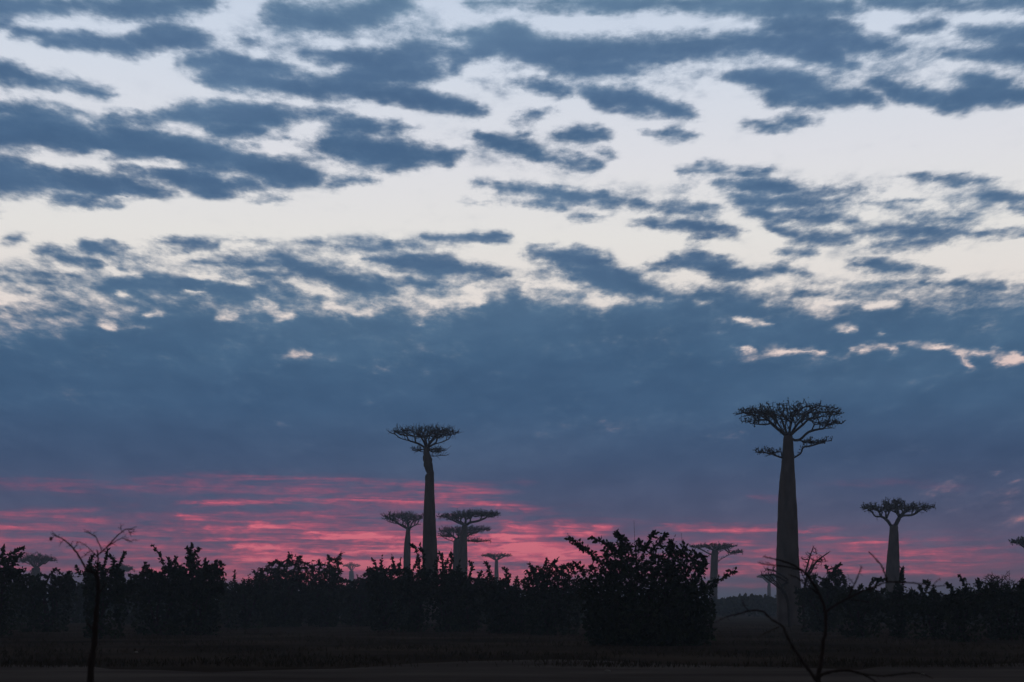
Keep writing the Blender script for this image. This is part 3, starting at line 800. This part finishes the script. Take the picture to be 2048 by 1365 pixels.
# ------------------------------------------------------------------ leafy bushes and trees
def bush(label, Y, env, base=None, sprigs=(), n=260, leaf=8.0, name='leafy_bush', cat='bush', seed=1, dens=4, group='leafy bushes along the plain', depth=0.7, twig_tip=1.0, mat=None, bare=False, stems=5, fill=True, shoots=0.12, skirt=0.4):
    """env: ellipses (cx, cy, rx, ry) in photo pixels at depth Y; sprigs: leafy shoots as pixel lines"""
    g = np.random.default_rng(seed)
    s = S(Y)
    bx_px = base if base is not None else env[0][0]
    b = P(bx_px, 1215, Y); b[2] = 0.0
    root = empty(name, label, cat, b, group)
    nodes = [b + np.array([0, 0, -0.1])]; par = [-1]
    def line(pts, start):
        last = start
        for p in pts[1:]:
            nodes.append(np.array(p)); par.append(last); last = len(nodes) - 1
        return last
    for (cx, cy, rx, ry) in env:
        c = P(cx, cy, Y)
        for q in range(max(1, stems // len(env) + 1)):
            e = c + np.array([g.normal(0, .35) * rx * s, g.normal(0, .3) * rx * s * depth, g.uniform(-.4, .2) * ry * s])
            mid = b * .5 + e * .5 + np.array([g.normal(0, .15) * rx * s, g.normal(0, .1) * rx * s, 0.1])
            if bare: mid[0] = b[0] * .85 + e[0] * .15; mid[2] = e[2] * .6
            line(smooth_line([b, mid, e], 4), 0)
    sp_nodes = []
    for sp in sprigs:
        pts = [P(x, y, Y) for x, y in sp]
        pts = smooth_line(pts, 4)
        i0 = int(np.argmin([np.linalg.norm(q - pts[0]) for q in nodes]))
        st = len(nodes)
        nodes.append(pts[0]); par.append(i0)
        line(pts, st)
        sp_nodes += list(range(st, len(nodes)))
    att = []
    area = sum(rx * ry for _, _, rx, ry in env)
    for (cx, cy, rx, ry) in env:
        m = max(12, int(n * rx * ry / area))
        v = g.normal(0, 1, (m, 3)); v /= np.linalg.norm(v, axis=1)[:, None]
        rad = g.uniform(0.15, 1, m) ** 0.45
        lump = 1 + 0.16 * np.sin(5 * np.arctan2(v[:, 2], v[:, 0]) + cx) + 0.10 * np.sin(9 * np.arctan2(v[:, 2], v[:, 0]) + cy)
        c = P(cx, cy, Y)
        att.append(c + v * (rad * lump)[:, None] * np.array([rx * s, min(rx * s * depth, 6.0), ry * s]))
    att = np.concatenate(att); att = att[att[:, 2] > 0.1]
    size = math.sqrt(area) * s
    st = max(size / 15, leaf * s * 0.7)
    arr, parent = colonize(nodes, par, att, st, st * 1.15, size * 2.5, 70, up=0.1, jit=0.35, gen=g)
    tip = 0.5 * s * twig_tip
    r, kids = radii(arr, parent, tip, 2.5, cap=4.5 * s)
    if sp_nodes: r[sp_nodes] = np.maximum(r[sp_nodes], 0.95 * s)
    mb = MB(); skeleton_mesh(mb, arr, parent, r, kids, 4)
    if bare:
        for i in np.where(r < tip * 2.2)[0]:
            p0 = arr[parent[i]]; d = unit(arr[i] - p0 + 1e-6)
            for q in range(2):
                dd = unit(d * .7 + g.normal(0, .5, 3) + np.array([0, 0, .3]))
                tube(mb, [arr[i], arr[i] + dd * st * g.uniform(.7, 1.3)], [tip * .7, tip * .4], sides=3, cap=False)
        mb.build('branches', M_TWIG, root, b)
        return root
    # leaves all along the thin shoots
    idx = np.where((r < max(tip * 3.2, 1.0 * s)) & (parent >= 0))[0]
    p1 = arr[idx]; p0 = arr[parent[idx]]
    d = unit(p1 - p0)
    pos = []; dr = []
    for q in range(dens):
        t = g.uniform(0, 1, (len(idx), 1))
        pos.append(p0 + (p1 - p0) * t + g.normal(0, st * .18, p0.shape)); dr.append(unit(d * 0.6 + g.normal(0, .6, d.shape)))
    if sp_nodes:
        spn = [i for i in sp_nodes if parent[i] >= 0]
        q1 = arr[spn]; q0 = arr[parent[spn]]; dd = unit(q1 - q0)
        for q in range(4):
            t = g.uniform(0, 1, (len(spn), 1))
            side = g.normal(0, 1, q0.shape)
            pos.append(q0 + (q1 - q0) * t); dr.append(unit(dd * 0.6 + side * 0.55))
    # one-year shoots standing out of the outline
    outer = idx[g.random(len(idx)) < shoots]
    for i in outer:
        dd = unit(arr[i] - arr[parent[i]] + np.array([0, 0, 0.4 * st]) + g.normal(0, .3 * st, 3))
        ln = leaf * s * g.uniform(1.2, 3.2)
        tube(mb, [arr[i], arr[i] + dd * ln], [tip * .9, tip * .6], sides=3, cap=False)
        for q in range(5):
            t = (q + 1) / 5
            pos.append((arr[i] + dd * ln * t)[None]); dr.append(unit(dd * .7 + g.normal(0, .55, 3))[None])
    pos = np.concatenate(pos); dr = np.concatenate(dr)
    mb.build('stems', M_TWIG, root, b)
    mb = MB(); add_leaves(mb, pos, dr, leaf * s, g, 0.55)
    if fill:
        # leafy skirts down to the ground
        k2 = []
        for (cx, cy, rx, ry) in env:
            c = P(cx, cy, Y)
            m = int(rx * max(10, (1215 + EYE / s - cy)) / (leaf * leaf) * 6.5)
            x = c[0] + g.uniform(-1, 1, m) * rx * s * 0.88
            xr = (x - c[0]) / (rx * s)
            topz = c[2] + ry * s * (skirt * np.sqrt(np.maximum(0, 1 - xr * xr)) - 0.15)
            z = g.uniform(0.0, 1, m) * topz
            x = c[0] + (x - c[0]) * (0.6 + 0.4 * np.clip(z / np.maximum(topz, .1) * 1.3, 0, 1))
            y = Y + g.uniform(-1, 1, m) * min(rx * s * depth, 4.0) * np.sqrt(np.maximum(0, 1 - xr * xr))
            k2.append(np.stack([x, y, z], 1))
        k2 = np.concatenate(k2); k2 = k2[k2[:, 2] > 0.02]
        add_leaves(mb, k2, unit(g.normal(0, 1, k2.shape) + np.array([0, 0, .3])), leaf * s * 1.3, g, 0.7)
    mb.build('foliage', mat or M_LEAF, root, b, smooth=False)
    return root


# the round bush in the middle, nearest of the row
bush('large round leafy bush with ragged top shoots, darkest of all, right of centre', 62,
     [(1285,1165,115,75),(1208,1132,44,36),(1328,1118,58,34),(1218,1195,62,50),(1370,1190,52,54),(1250,1104,48,26),(1310,1230,84,36),(1184,1160,22,24),(1404,1195,28,34),(1262,1210,76,40),(1384,1148,42,36),(1352,1106,40,24)],
     base=1300, n=1950, leaf=8.2, dens=8, shoots=0.015, skirt=-0.4, seed=31, stems=16, depth=0.75,
     sprigs=[[(1190,1115),(1165,1092),(1135,1077)], [(1225,1100),(1205,1085),(1182,1076)], [(1245,1095),(1240,1078),(1232,1066)], [(1232,1068),(1245,1075),(1256,1088)], [(1225,1098),(1216,1086)],
             [(1290,1100),(1300,1080),(1308,1066)], [(1305,1100),(1322,1080),(1332,1068)], [(1345,1105),(1344,1092),(1342,1088)], [(1365,1110),(1372,1095)], [(1390,1120),(1400,1110),(1412,1122)],
             [(1390,1140),(1405,1132),(1410,1128)], [(1410,1185),(1442,1158),(1472,1142)], [(1165,1140),(1150,1128)], [(1390,1160),(1408,1140)], [(1180,1170),(1160,1160)],
             [(1280,1095),(1278,1082)], [(1170,1100),(1150,1088)]], group='leafy bushes along the plain')

BUSH = [
 # label, Y, env, base, sprigs, n, leaf
 ('tall dark bush filling the left edge', 80, [(8,1140,42,38),(-40,1130,40,40)], 0, [[(20,1110),(35,1100),(48,1096)], [(5,1110),(8,1095)], [(35,1115),(45,1108)]], 420, 8),
 ('low bush between the left edge bush and the bare sapling', 95, [(110,1172,50,28),(60,1165,40,26)], 100, [[(100,1150),(112,1138)], [(130,1155),(138,1146)]], 300, 8),
 ('leafy bush wrapped round the bare sapling with two upright shoots', 75, [(215,1170,55,38),(190,1140,22,18)], 205, [[(175,1140),(180,1122),(188,1110)], [(205,1140),(212,1120),(216,1100)], [(222,1145),(228,1125),(222,1113)], [(232,1140),(243,1120),(250,1105)], [(160,1150),(152,1132)]], 460, 8),
 ('wide bush with one long thin leafy shoot on its left', 85, [(330,1165,58,38),(290,1162,34,26),(352,1138,22,18)], 320, [[(330,1140),(322,1115),(306,1092)], [(340,1135),(336,1118)], [(285,1150),(290,1128)], [(345,1128),(352,1115)]], 520, 8),
 ('bushy shrub topped by a leafy tuft, left of the low dip', 85, [(400,1160,56,38),(385,1118,16,20),(425,1140,30,18)], 395, [[(378,1110),(374,1095)], [(388,1108),(400,1098)], [(425,1135),(436,1122)], [(412,1130),(410,1118)], [(380,1105),(384,1090)]], 520, 8),
 ('lowest bush in the dip of the skyline, left of the slim baobab', 110, [(478,1182,38,24),(510,1175,34,26)], 490, [[(468,1160),(470,1145)], [(520,1155),(524,1146)]], 260, 7),
 ('open see-through round shrub with pink sky showing in its crown', 120, [(570,1160,58,34),(585,1132,36,22),(540,1148,34,24)], 570, [[(575,1120),(580,1110)], [(600,1122),(602,1112)], [(560,1128),(553,1120)]], 620, 6),
 ('shrub with a two-pronged top, right of the see-through one', 120, [(655,1165,40,36),(665,1130,22,20),(632,1148,24,26)], 655, [[(658,1120),(656,1112)], [(672,1120),(680,1112)], [(640,1130),(638,1122)]], 460, 6),
 ('low shrub under the faint small baobab crown', 125, [(712,1178,40,28),(738,1160,20,20)], 715, [[(738,1150),(734,1140)]], 300, 6),
 ('leafy shrub with two small pointed shoots left of the thin-trunked baobab', 100, [(775,1160,44,36),(755,1145,22,16)], 772, [[(755,1140),(745,1118)], [(765,1140),(763,1124)], [(788,1140),(785,1118)], [(795,1140),(800,1128)]], 460, 7),
 ('dark shrub at the left foot of the tall slim baobab', 95, [(838,1165,34,38),(815,1172,30,30)], 835, [[(840,1140),(832,1100),(822,1090)], [(848,1140),(846,1110),(842,1098)], [(832,1130),(838,1115)], [(820,1148),(812,1138)]], 420, 8),
 ('dark shrub at the right foot of the tall slim baobab with tall leafy shoots', 95, [(892,1168,42,38),(915,1160,26,26)], 895, [[(885,1140),(884,1118),(880,1106)], [(900,1140),(904,1118),(902,1108)], [(890,1135),(896,1120)], [(915,1145),(916,1135)], [(870,1140),(876,1118)]], 460, 8),
 ('shrub in front of the pale thick baobab trunk', 98, [(945,1175,34,30),(930,1190,34,30)], 940, [[(938,1155),(944,1135),(940,1125)], [(958,1160),(962,1145)], [(968,1165),(978,1150)]], 340, 8),
 ('pointed shrub below the small far baobab', 90, [(1000,1185,40,26),(985,1170,20,20),(1022,1178,12,14)], 1000, [[(985,1160),(978,1140),(972,1126)], [(1010,1165),(1014,1145),(1008,1137)], [(1030,1170),(1034,1156)], [(1015,1165),(1020,1150)]], 380, 8),
 ('open airy shrub touching the round bush from the left', 85, [(1085,1165,44,36),(1110,1145,34,20),(1075,1145,24,18),(1140,1170,30,28)], 1095, [[(1065,1140),(1058,1128)], [(1090,1130),(1094,1118)], [(1125,1135),(1140,1128)], [(1065,1160),(1052,1142)], [(1105,1130),(1112,1122)]], 560, 7),
 ('low shrub left of the airy shrub, under the brightest glow', 90, [(1045,1198,36,18),(1015,1205,40,20)], 1040, [[(1040,1182),(1036,1165)], [(1060,1190),(1064,1180)]], 260, 7),
 ('leafy tree crown with a rounded tuft, just right of the tallest trunk', 95, [(1668,1160,24,32),(1645,1178,42,30),(1622,1190,36,24)], 1650, [[(1670,1135),(1682,1128)], [(1655,1140),(1652,1132)], [(1685,1150),(1692,1165)], [(1622,1165),(1618,1152)]], 520, 7),
 ('low shrub between the rounded tuft and the forked baobab', 78, [(1730,1200,48,26),(1700,1195,30,24)], 1725, [[(1735,1185),(1745,1162),(1755,1158)], [(1748,1180),(1758,1162),(1772,1160)], [(1705,1180),(1698,1178)], [(1762,1185),(1768,1178)], [(1715,1185),(1722,1172)]], 420, 8),
 ('shrub climbing the right side of the forked baobab trunk', 76, [(1795,1205,34,26),(1800,1180,10,26)], 1798, [[(1800,1190),(1806,1160),(1804,1140)], [(1803,1160),(1802,1150),(1806,1136)], [(1800,1180),(1794,1165)]], 320, 8),
 ('low shrub with small upright leafy shoots right of the forked baobab', 74, [(1850,1208,42,26),(1885,1208,34,22)], 1862, [[(1835,1190),(1822,1180)], [(1850,1190),(1856,1168),(1850,1164)], [(1845,1185),(1838,1172)], [(1870,1190),(1866,1182)], [(1862,1188),(1868,1176)]], 380, 8),
 ('shrub with three long leafy shoots near the right edge', 68, [(1935,1205,42,28),(1912,1205,30,24)], 1925, [[(1910,1195),(1903,1180),(1895,1168)], [(1938,1200),(1932,1175),(1920,1153)], [(1938,1198),(1928,1180)], [(1955,1190),(1960,1172),(1956,1163)], [(1925,1190),(1915,1180)], [(1968,1190),(1972,1175)]], 440, 9),
 ('dense dark bush at the right edge under the twiggy crown', 72, [(2010,1195,52,34),(2060,1190,40,34),(1985,1190,30,26)], 2015, [[(1985,1175),(1980,1168)], [(2040,1170),(2044,1160)]], 520, 8),
]
for i, (lb, Y, env, base, sp, n, lf) in enumerate(BUSH):
    airy = 'airy' in lb or 'see-through' in lb
    # ragged leafy shrub: its outline keeps a little inside the traced ellipses, the shoots reach beyond
    env = [(cx, cy + ry * .10, rx * .96, ry * .86) for cx, cy, rx, ry in env]
    bush(lb, Y, env, base, sp, n=int(n * 1.1), leaf=lf * .78, seed=50 + i, dens=6 if airy else 8, depth=0.6, shoots=0.05, skirt=-0.5 if airy else 0.35)

# the fine-twigged half-bare crown at the right edge
bush('fine-twigged almost bare round tree crown above the right edge bush', 84, [(2000,1172,40,26),(1990,1165,26,18)], 2000, (), n=520, leaf=5, name='bare_tree', cat='tree', seed=90, bare=True, group='bare trees and saplings', stems=10)
bush('bare spreading tree with crooked twigs directly right of the tallest trunk', 100, [(1628,1125,28,26),(1615,1150,20,22)], 1606, [[(1612,1150),(1635,1122),(1658,1105)], [(1610,1150),(1618,1120),(1626,1096)]], n=150, leaf=8, name='bare_tree', cat='tree', seed=91, bare=True, group='bare trees and saplings', stems=4, twig_tip=1.3)
bush('bare crooked boughs showing left of the tallest trunk, above the tiny far baobab', 118, [(1542,1148,22,12)], 1578, [[(1576,1165),(1560,1156),(1545,1150),(1522,1152)], [(1576,1160),(1562,1150),(1548,1142),(1530,1138)]], n=120, leaf=7, name='bare_tree', cat='tree', seed=92, bare=True, group='bare trees and saplings', stems=3, twig_tip=1.6)


# second row: bushes that close the foot of the skyline
g2 = np.random.default_rng(5)
names_row = [
 (30,175,60,'dark rear bush behind the left edge'), (150,172,55,'rear bush behind the sapling, left part'), (262,172,48,'rear bush between the sapling and the long-shoot bush'),
 (365,176,60,'rear bush behind the tufted shrub'), (455,184,50,'rear bush behind the low dip'), (550,178,60,'rear bush behind the see-through shrub'),
 (640,176,50,'rear bush behind the two-pronged shrub'), (720,178,55,'rear bush below the faint small baobab'), (800,176,55,'rear bush at the foot of the thin-trunked baobab'),
 (870,176,50,'rear bush behind the tall slim trunk'), (960,178,60,'rear bush at the foot of the pale pair of baobabs'), (1050,190,55,'rear bush under the brightest glow'),
 (1140,180,60,'rear bush left behind the round bush'), (1655,186,55,'rear bush behind the rounded tuft'), (1745,192,60,'rear bush left of the forked trunk foot'),
 (1850,196,65,'rear bush right of the forked trunk foot'), (1960,186,65,'rear bush behind the three long shoots'), (2050,184,60,'rear bush behind the right edge bush')]
for i, (x, dyp, w, lb) in enumerate(names_row):
    Y = 135 + 20 * g2.random()
    cy = 1000 + dyp + 14
    bush('low ' + lb, Y, [(x, cy, w, 24), (x + 22, cy - 4, w * .5, 20), (x - 24, cy, w * .5, 18)], x, (), n=260, leaf=5.5, seed=120 + i, dens=6, depth=0.5, group='rear row of low bushes')

# far wood on the horizon: one mass nobody could count
mb = MB(); gw = np.random.default_rng(77)
for row, (Y, hz, cnt) in enumerate([(260, 3.3, 30000), (520, 5.2, 26000), (760, 8.0, 20000)]):
    half = Y * 0.62
    x = gw.uniform(-half, half, cnt)
    h = hz * (0.62 + 0.16 * np.sin(x * .035 + row) + 0.12 * np.sin(x * .11 + 2 * row) + 0.10 * np.sin(x * .31 + row))
    h = h * (1 + 0.35 * np.exp(-((x - (1475 - CX) * Y / 2893) / (Y * .02)) ** 2))
    z = h * gw.uniform(0, 1, cnt) ** 0.6
    y = Y + gw.normal(0, 5, cnt)
    pos = np.stack([x, y, z], 1)
    add_leaves(mb, pos, unit(gw.normal(0, 1, pos.shape) + np.array([0, 0, .4])), 0.9 + Y * .0008, gw, 0.7)
fw = mb.build('far_wood', M_LEAF, smooth=False)
fw['kind'] = 'stuff'; fw['label'] = 'hazy low wood along the horizon behind the baobabs'; fw['category'] = 'wood'

# dry grass on the plain
mb = MB(); gg = np.random.default_rng(41)
cnt = 42000
Yg = 39 + 90 * gg.uniform(0, 1, cnt) ** 1.6
xg = gg.uniform(-.42, .42, cnt) * Yg
cl_ = (np.sin(xg * .8 + Yg * .3) + np.sin(xg * .27 - Yg * .5) + gg.normal(0, .6, cnt)) > -0.2
Yg, xg = Yg[cl_], xg[cl_]
pos = np.stack([xg, Yg, np.full(len(xg), 0.0)], 1)
add_leaves(mb, pos, unit(gg.normal(0, .35, pos.shape) + np.array([0, 0, 1.0])), 0.16, gg, 0.16)
gr = mb.build('dry_grass', M_GRASS, smooth=False)
gr['kind'] = 'stuff'; gr['label'] = 'short dry grass on the dark plain before the bushes'; gr['category'] = 'grass'


# ------------------------------------------------------------------ bare saplings close to the camera (traced)
def bare(label, Y, lines, name='bare_sapling', cat='sapling', pod=None, part='stem'):
    """lines: [[(x, y, r_px, dz_px), ...], ...] first line is the stem, from the ground up"""
    s = S(Y, 1200)
    x0 = lines[0][0][0]
    b = P(x0, 1215, Y); b[2] = 0
    root = empty(name, label, cat, b, 'bare trees and saplings')
    g = np.random.default_rng(int(x0) + 3)
    mbs = MB(); boughs = []                # each bough that leaves the stem is a part of its own
    for li, ln in enumerate(lines):
        if li > 0:
            q0 = np.array(ln[0][:2])
            near = [(np.min(np.hypot(*(bp - q0).T)), k_) for k_, (bp, _) in enumerate(boughs)]
            if near and min(near)[0] < 9:
                k_ = min(near)[1]; mbb = boughs[k_][1]
                boughs[k_][0] = np.vstack([boughs[k_][0], smooth_line([q[:2] for q in ln], 6)])
            else:
                mbb = MB(); boughs.append([smooth_line([q[:2] for q in ln], 6), mbb])
        pts = []; rr = []
        thin = 0.92 if li == 0 else (0.72 if pod else 0.95)
        for q in ln:
            p = P(q[0], q[1], Y); p[1] += (q[3] if len(q) > 3 else 0) * s
            pts.append(np.append(p, q[2] * s * thin))
        if li == 0: pts[0][2] = -0.1
        c = smooth_line(pts, 5)
        c[1:-1, :3] += g.normal(0, 0.5 * s, (len(c) - 2, 3)) * np.array([1, 1, .6])
        tube(mbs if li == 0 else mbb, c[:, :3], np.maximum(c[:, 3] * (1 + .12 * np.sin(np.arange(len(c)) * 1.9)), .25 * s), sides=8 if ln[0][2] > 2 else 6)
        if li > 0:                                  # fine side twigs with a kink
            d = unit(np.gradient(c[:, :3], axis=0))
            for i in range(2, len(c)):
                if c[i, 3] < 1.6 * s and g.random() < .55:
                    dd = unit(d[i] * .8 + g.normal(0, .55, 3)); ln_ = s * g.uniform(5, 13)
                    mid = c[i, :3] + dd * ln_ * .55
                    tube(mbb, [c[i, :3], mid, mid + unit(dd + g.normal(0, .45, 3)) * ln_ * .5], [.45 * s, .4 * s, .22 * s], sides=4, cap=False)
    mbs.build(part, M_TWIG, root, b)
    for _, m_ in boughs: m_.build('branch', M_TWIG, root, b)
    if pod:
        m3 = MB()
        c = P(pod[0], pod[1], Y); r_ = pod[2] * s
        tube(m3, [c + (0, 0, r_ * 1.3), c + (0, 0, r_ * .8), c, c - (0, 0, r_ * .8), c - (0, 0, r_ * 1.4)], [r_ * .3, r_ * .85, r_, r_ * .7, r_ * .15], sides=10)
        m3.build('seed_pod', M_TWIG, root, b)
    return root


bare('tall bare sapling with a forked top and a hanging pod, near the left edge', 13.0,
 [[(176,1520,8.5),(180,1365,8),(188,1290,6.5),(191,1250,6),(195,1200,4.5),(196,1165,4),(194,1145,3.2)],
  [(194,1150,3),(172,1138,2.8,4),(158,1115,2.6,6),(145,1098,2.4,8),(128,1082,1.8,9),(107,1070,1.3,10)],
  [(107,1070,1.0,10),(103,1073,1,10),(101,1078,1,10)], [(110,1072,.9,10),(104,1066,.8,10)], [(113,1074,.7,10),(116,1068,.6,10)],
  [(145,1098,1.1,8),(150,1090,.9,8),(155,1083,.7,8)], [(140,1094,.9,8),(140,1088,.6,8)], [(126,1080,.8,9),(117,1087,.6,9)],
  [(194,1145,2.8),(196,1112,2.2),(193,1100,1.6)],
  [(193,1114,2),(205,1104,2,-3),(215,1095,1.9,-5),(230,1080,1.7,-7),(245,1065,1.5,-8),(258,1059,1.2,-9),(271,1060,.7,-9)],
  [(205,1103,1.4,-3),(198,1090,1.3,2),(190,1074,1.2,4),(180,1068,1,5),(172,1065,.7,5)], [(180,1068,.8,5),(174,1062,.6,5)], [(183,1071,.7,5),(188,1064,.5,5)],
  [(215,1095,1.3,-5),(232,1083,1.2,-2),(246,1077,1,0),(258,1082,.8,2),(272,1080,.6,3)], [(243,1077,.9,0),(250,1073,.6,0)],
  [(246,1064,.8,-8),(243,1054,.6,-8)], [(258,1059,.7,-9),(262,1066,.6,-9),(270,1063,.5,-9)], [(262,1059,.7,-9),(268,1057,.5,-9)],
  [(193,1112,1.2),(182,1103,1,4),(168,1090,.9,7),(153,1083,.8,9)], [(168,1112,.9,3),(178,1104,.8,3),(184,1102,.6,3)], [(160,1116,.9,5),(172,1110,.7,5)], [(153,1104,.7,6),(162,1098,.6,6)],
  [(196,1165,2.5),(190,1150,2.2,-3),(180,1130,1.8,-5)], [(193,1205,2.4,-6),(201,1188,2,-8),(208,1175,1.4,-8),(213,1168,.8,-8)], [(186,1262,2.4,3),(180,1255,2,4),(174,1245,1.4,4)]],
 pod=(102,1078,3.2))

bare('low bare shrub in the foreground with a long arching bough, bottom right', 12.0,
 [[(1642,1560,6.5),(1640,1400,6.2),(1636,1358,5.6),(1641,1330,4.8),(1646,1290,4),(1651,1260,3.4),(1652,1225,2.6)],
  [(1634,1362,3.8),(1612,1332,3.3,4),(1590,1298,2.9,6),(1574,1270,2.6,8),(1566,1252,2.4,9),(1545,1240,2.1,9),(1528,1224,1.9,9),(1505,1221,1.6,9),(1480,1228,1.5,9),(1455,1234,1.0,9),(1430,1246,.6,9)],
  [(1636,1352,3.4),(1660,1344,3.2,-3),(1690,1341,2.8,-4),(1720,1347,2.4,-5),(1740,1357,2,-5),(1765,1375,1.4,-5)],
  [(1720,1347,1.6,-5),(1760,1352,1.6,-6),(1800,1348,1.6,-7),(1832,1346,1.3,-8),(1860,1355,.8,-8)],
  [(1652,1240,3),(1648,1210,2.8,3),(1635,1180,2.6,4),(1615,1150,2.4,5),(1590,1132,2.1,6),(1565,1122,1.8,7),(1545,1117,1.4,7),(1528,1113,1,7)],
  [(1603,1141,1.6,5),(1575,1134,1.6,4),(1550,1131,1.4,3),(1532,1129,1.1,3),(1516,1125,.8,3)], [(1640,1190,1.8,4),(1600,1160,1.5,0),(1580,1150,1.1,0)],
  [(1545,1131,.9,3),(1535,1125,.6,3)], [(1650,1225,2.2),(1680,1205,2,-4),(1715,1187,1.8,-6),(1745,1175,1.7,-8),(1772,1165,1.6,-9),(1810,1166,1.5,-10),(1845,1169,1.3,-10),(1870,1173,1,-10),(1892,1171,.7,-10)],
  [(1772,1166,1.8,-9),(1768,1150,1.7,-9),(1762,1135,1.6,-9),(1750,1120,1.4,-9),(1735,1104,1.1,-9)],
  [(1696,1194,1.5,-5),(1706,1172,1.4,-5),(1714,1155,1.3,-5),(1722,1133,1,-5)], [(1706,1168,.9,-5),(1700,1160,.8,-5),(1696,1158,.6,-5)],
  [(1862,1172,.9,-10),(1872,1162,.8,-10),(1878,1158,.6,-10)], [(1845,1169,.8,-10),(1854,1162,.6,-10)], [(1850,1170,.8,-10),(1865,1182,.7,-10),(1890,1192,.5,-10)],
  [(1745,1175,1,-8),(1738,1186,.8,-8)], [(1700,1200,1,-5),(1740,1205,.7,-4)], [(1560,1255,1.4,8),(1540,1262,1,8),(1520,1275,.7,8)], [(1500,1224,1.2,9),(1490,1212,.9,9),(1488,1202,.6,9)]],
 name='bare_shrub', cat='shrub')

# two dry stalks standing out of the round bush
for x, y0, y1, lb in ((1268, 1130, 1041, 'taller thin dry stalk rising from the middle of the round bush'), (1363, 1130, 1067, 'shorter thin dry stalk rising from the right part of the round bush')):
    Y = 62.5; a = P(x, y1, Y); mb = MB()
    b = np.array([a[0] + .05, Y, 0.0])
    tube(mb, smooth_line([b, (b + a) / 2 + np.array([.03, 0, 0]), a], 6), np.linspace(.02, .007, 7)[:len(smooth_line([b, (b + a) / 2, a], 6))] if False else np.linspace(.02, .007, len(smooth_line([b, (b + a) / 2, a], 6))), sides=5)
    o = mb.build('dry_stalk', M_TWIG, None, b); o.location = tuple(b)
    o['label'] = lb; o['category'] = 'stalk'

# pale stones at the road's edge
for x, y, r_, lb in ((1215, 1342, 4.2, 'single pale stone on the dark ground at bottom centre'), (1845, 1347, 3.0, 'small pale stone by the road at bottom right'), (272, 1304, 2.6, 'small pale stone on the ground at bottom left')):
    Y = EYE * 2893 / (y - 1215.0)
    p = P(x, y, Y); s = S(Y, y); r2 = random.Random(x)
    mb = MB(); V = []; F = []
    n_, m_ = 6, 10
    for i in range(n_ + 1):
        t = math.pi * i / n_
        for j in range(m_):
            a = 2 * math.pi * j / m_
            k3 = 1 + .22 * math.sin(2 * a + x) * math.sin(t) + r2.uniform(-.08, .08)
            V.append((1.5 * r_ * s * math.sin(t) * math.cos(a) * k3, r_ * s * math.sin(t) * math.sin(a) * k3, .8 * r_ * s * math.cos(t) + .45 * r_ * s))
    for i in range(n_):
        for j in range(m_):
            F.append((i * m_ + j, i * m_ + (j + 1) % m_, (i + 1) * m_ + (j + 1) % m_, (i + 1) * m_ + j))
    mb.add(V, F); o = mb.build('stone', M_STONE); o.location = (p[0], p[1], 0.0)
    o['label'] = lb; o['category'] = 'stone'

# ------------------------------------------------------------------ haze
HAZE_DENSITY = 0.0008
bpyv = [(-2650, -320, -1), (2650, -320, -1), (2650, 2650, -1), (-2650, 2650, -1), (-2650, -320, 24), (2650, -320, 24), (2650, 2650, 24), (-2650, 2650, 24)]
mb = MB(); mb.add(bpyv, [(0, 3, 2, 1), (4, 5, 6, 7), (0, 1, 5, 4), (1, 2, 6, 5), (2, 3, 7, 6), (3, 0, 4, 7)])
hm = bpy.data.materials.new('haze_air'); hm.use_nodes = True
t = hm.node_tree; t.nodes.clear()
pv = t.nodes.new('ShaderNodeVolumePrincipled'); ot = t.nodes.new('ShaderNodeOutputMaterial')
pv.inputs['Color'].default_value = (0.72, 0.84, 0.98, 1)
pv.inputs['Density'].default_value = HAZE_DENSITY
pv.inputs['Anisotropy'].default_value = 0.55
t.links.new(pv.outputs[0], ot.inputs['Volume'])
hz = mb.build('haze', hm, smooth=False); hz['kind'] = 'stuff'; hz['label'] = 'thin blue evening haze over the plain'; hz['category'] = 'haze'
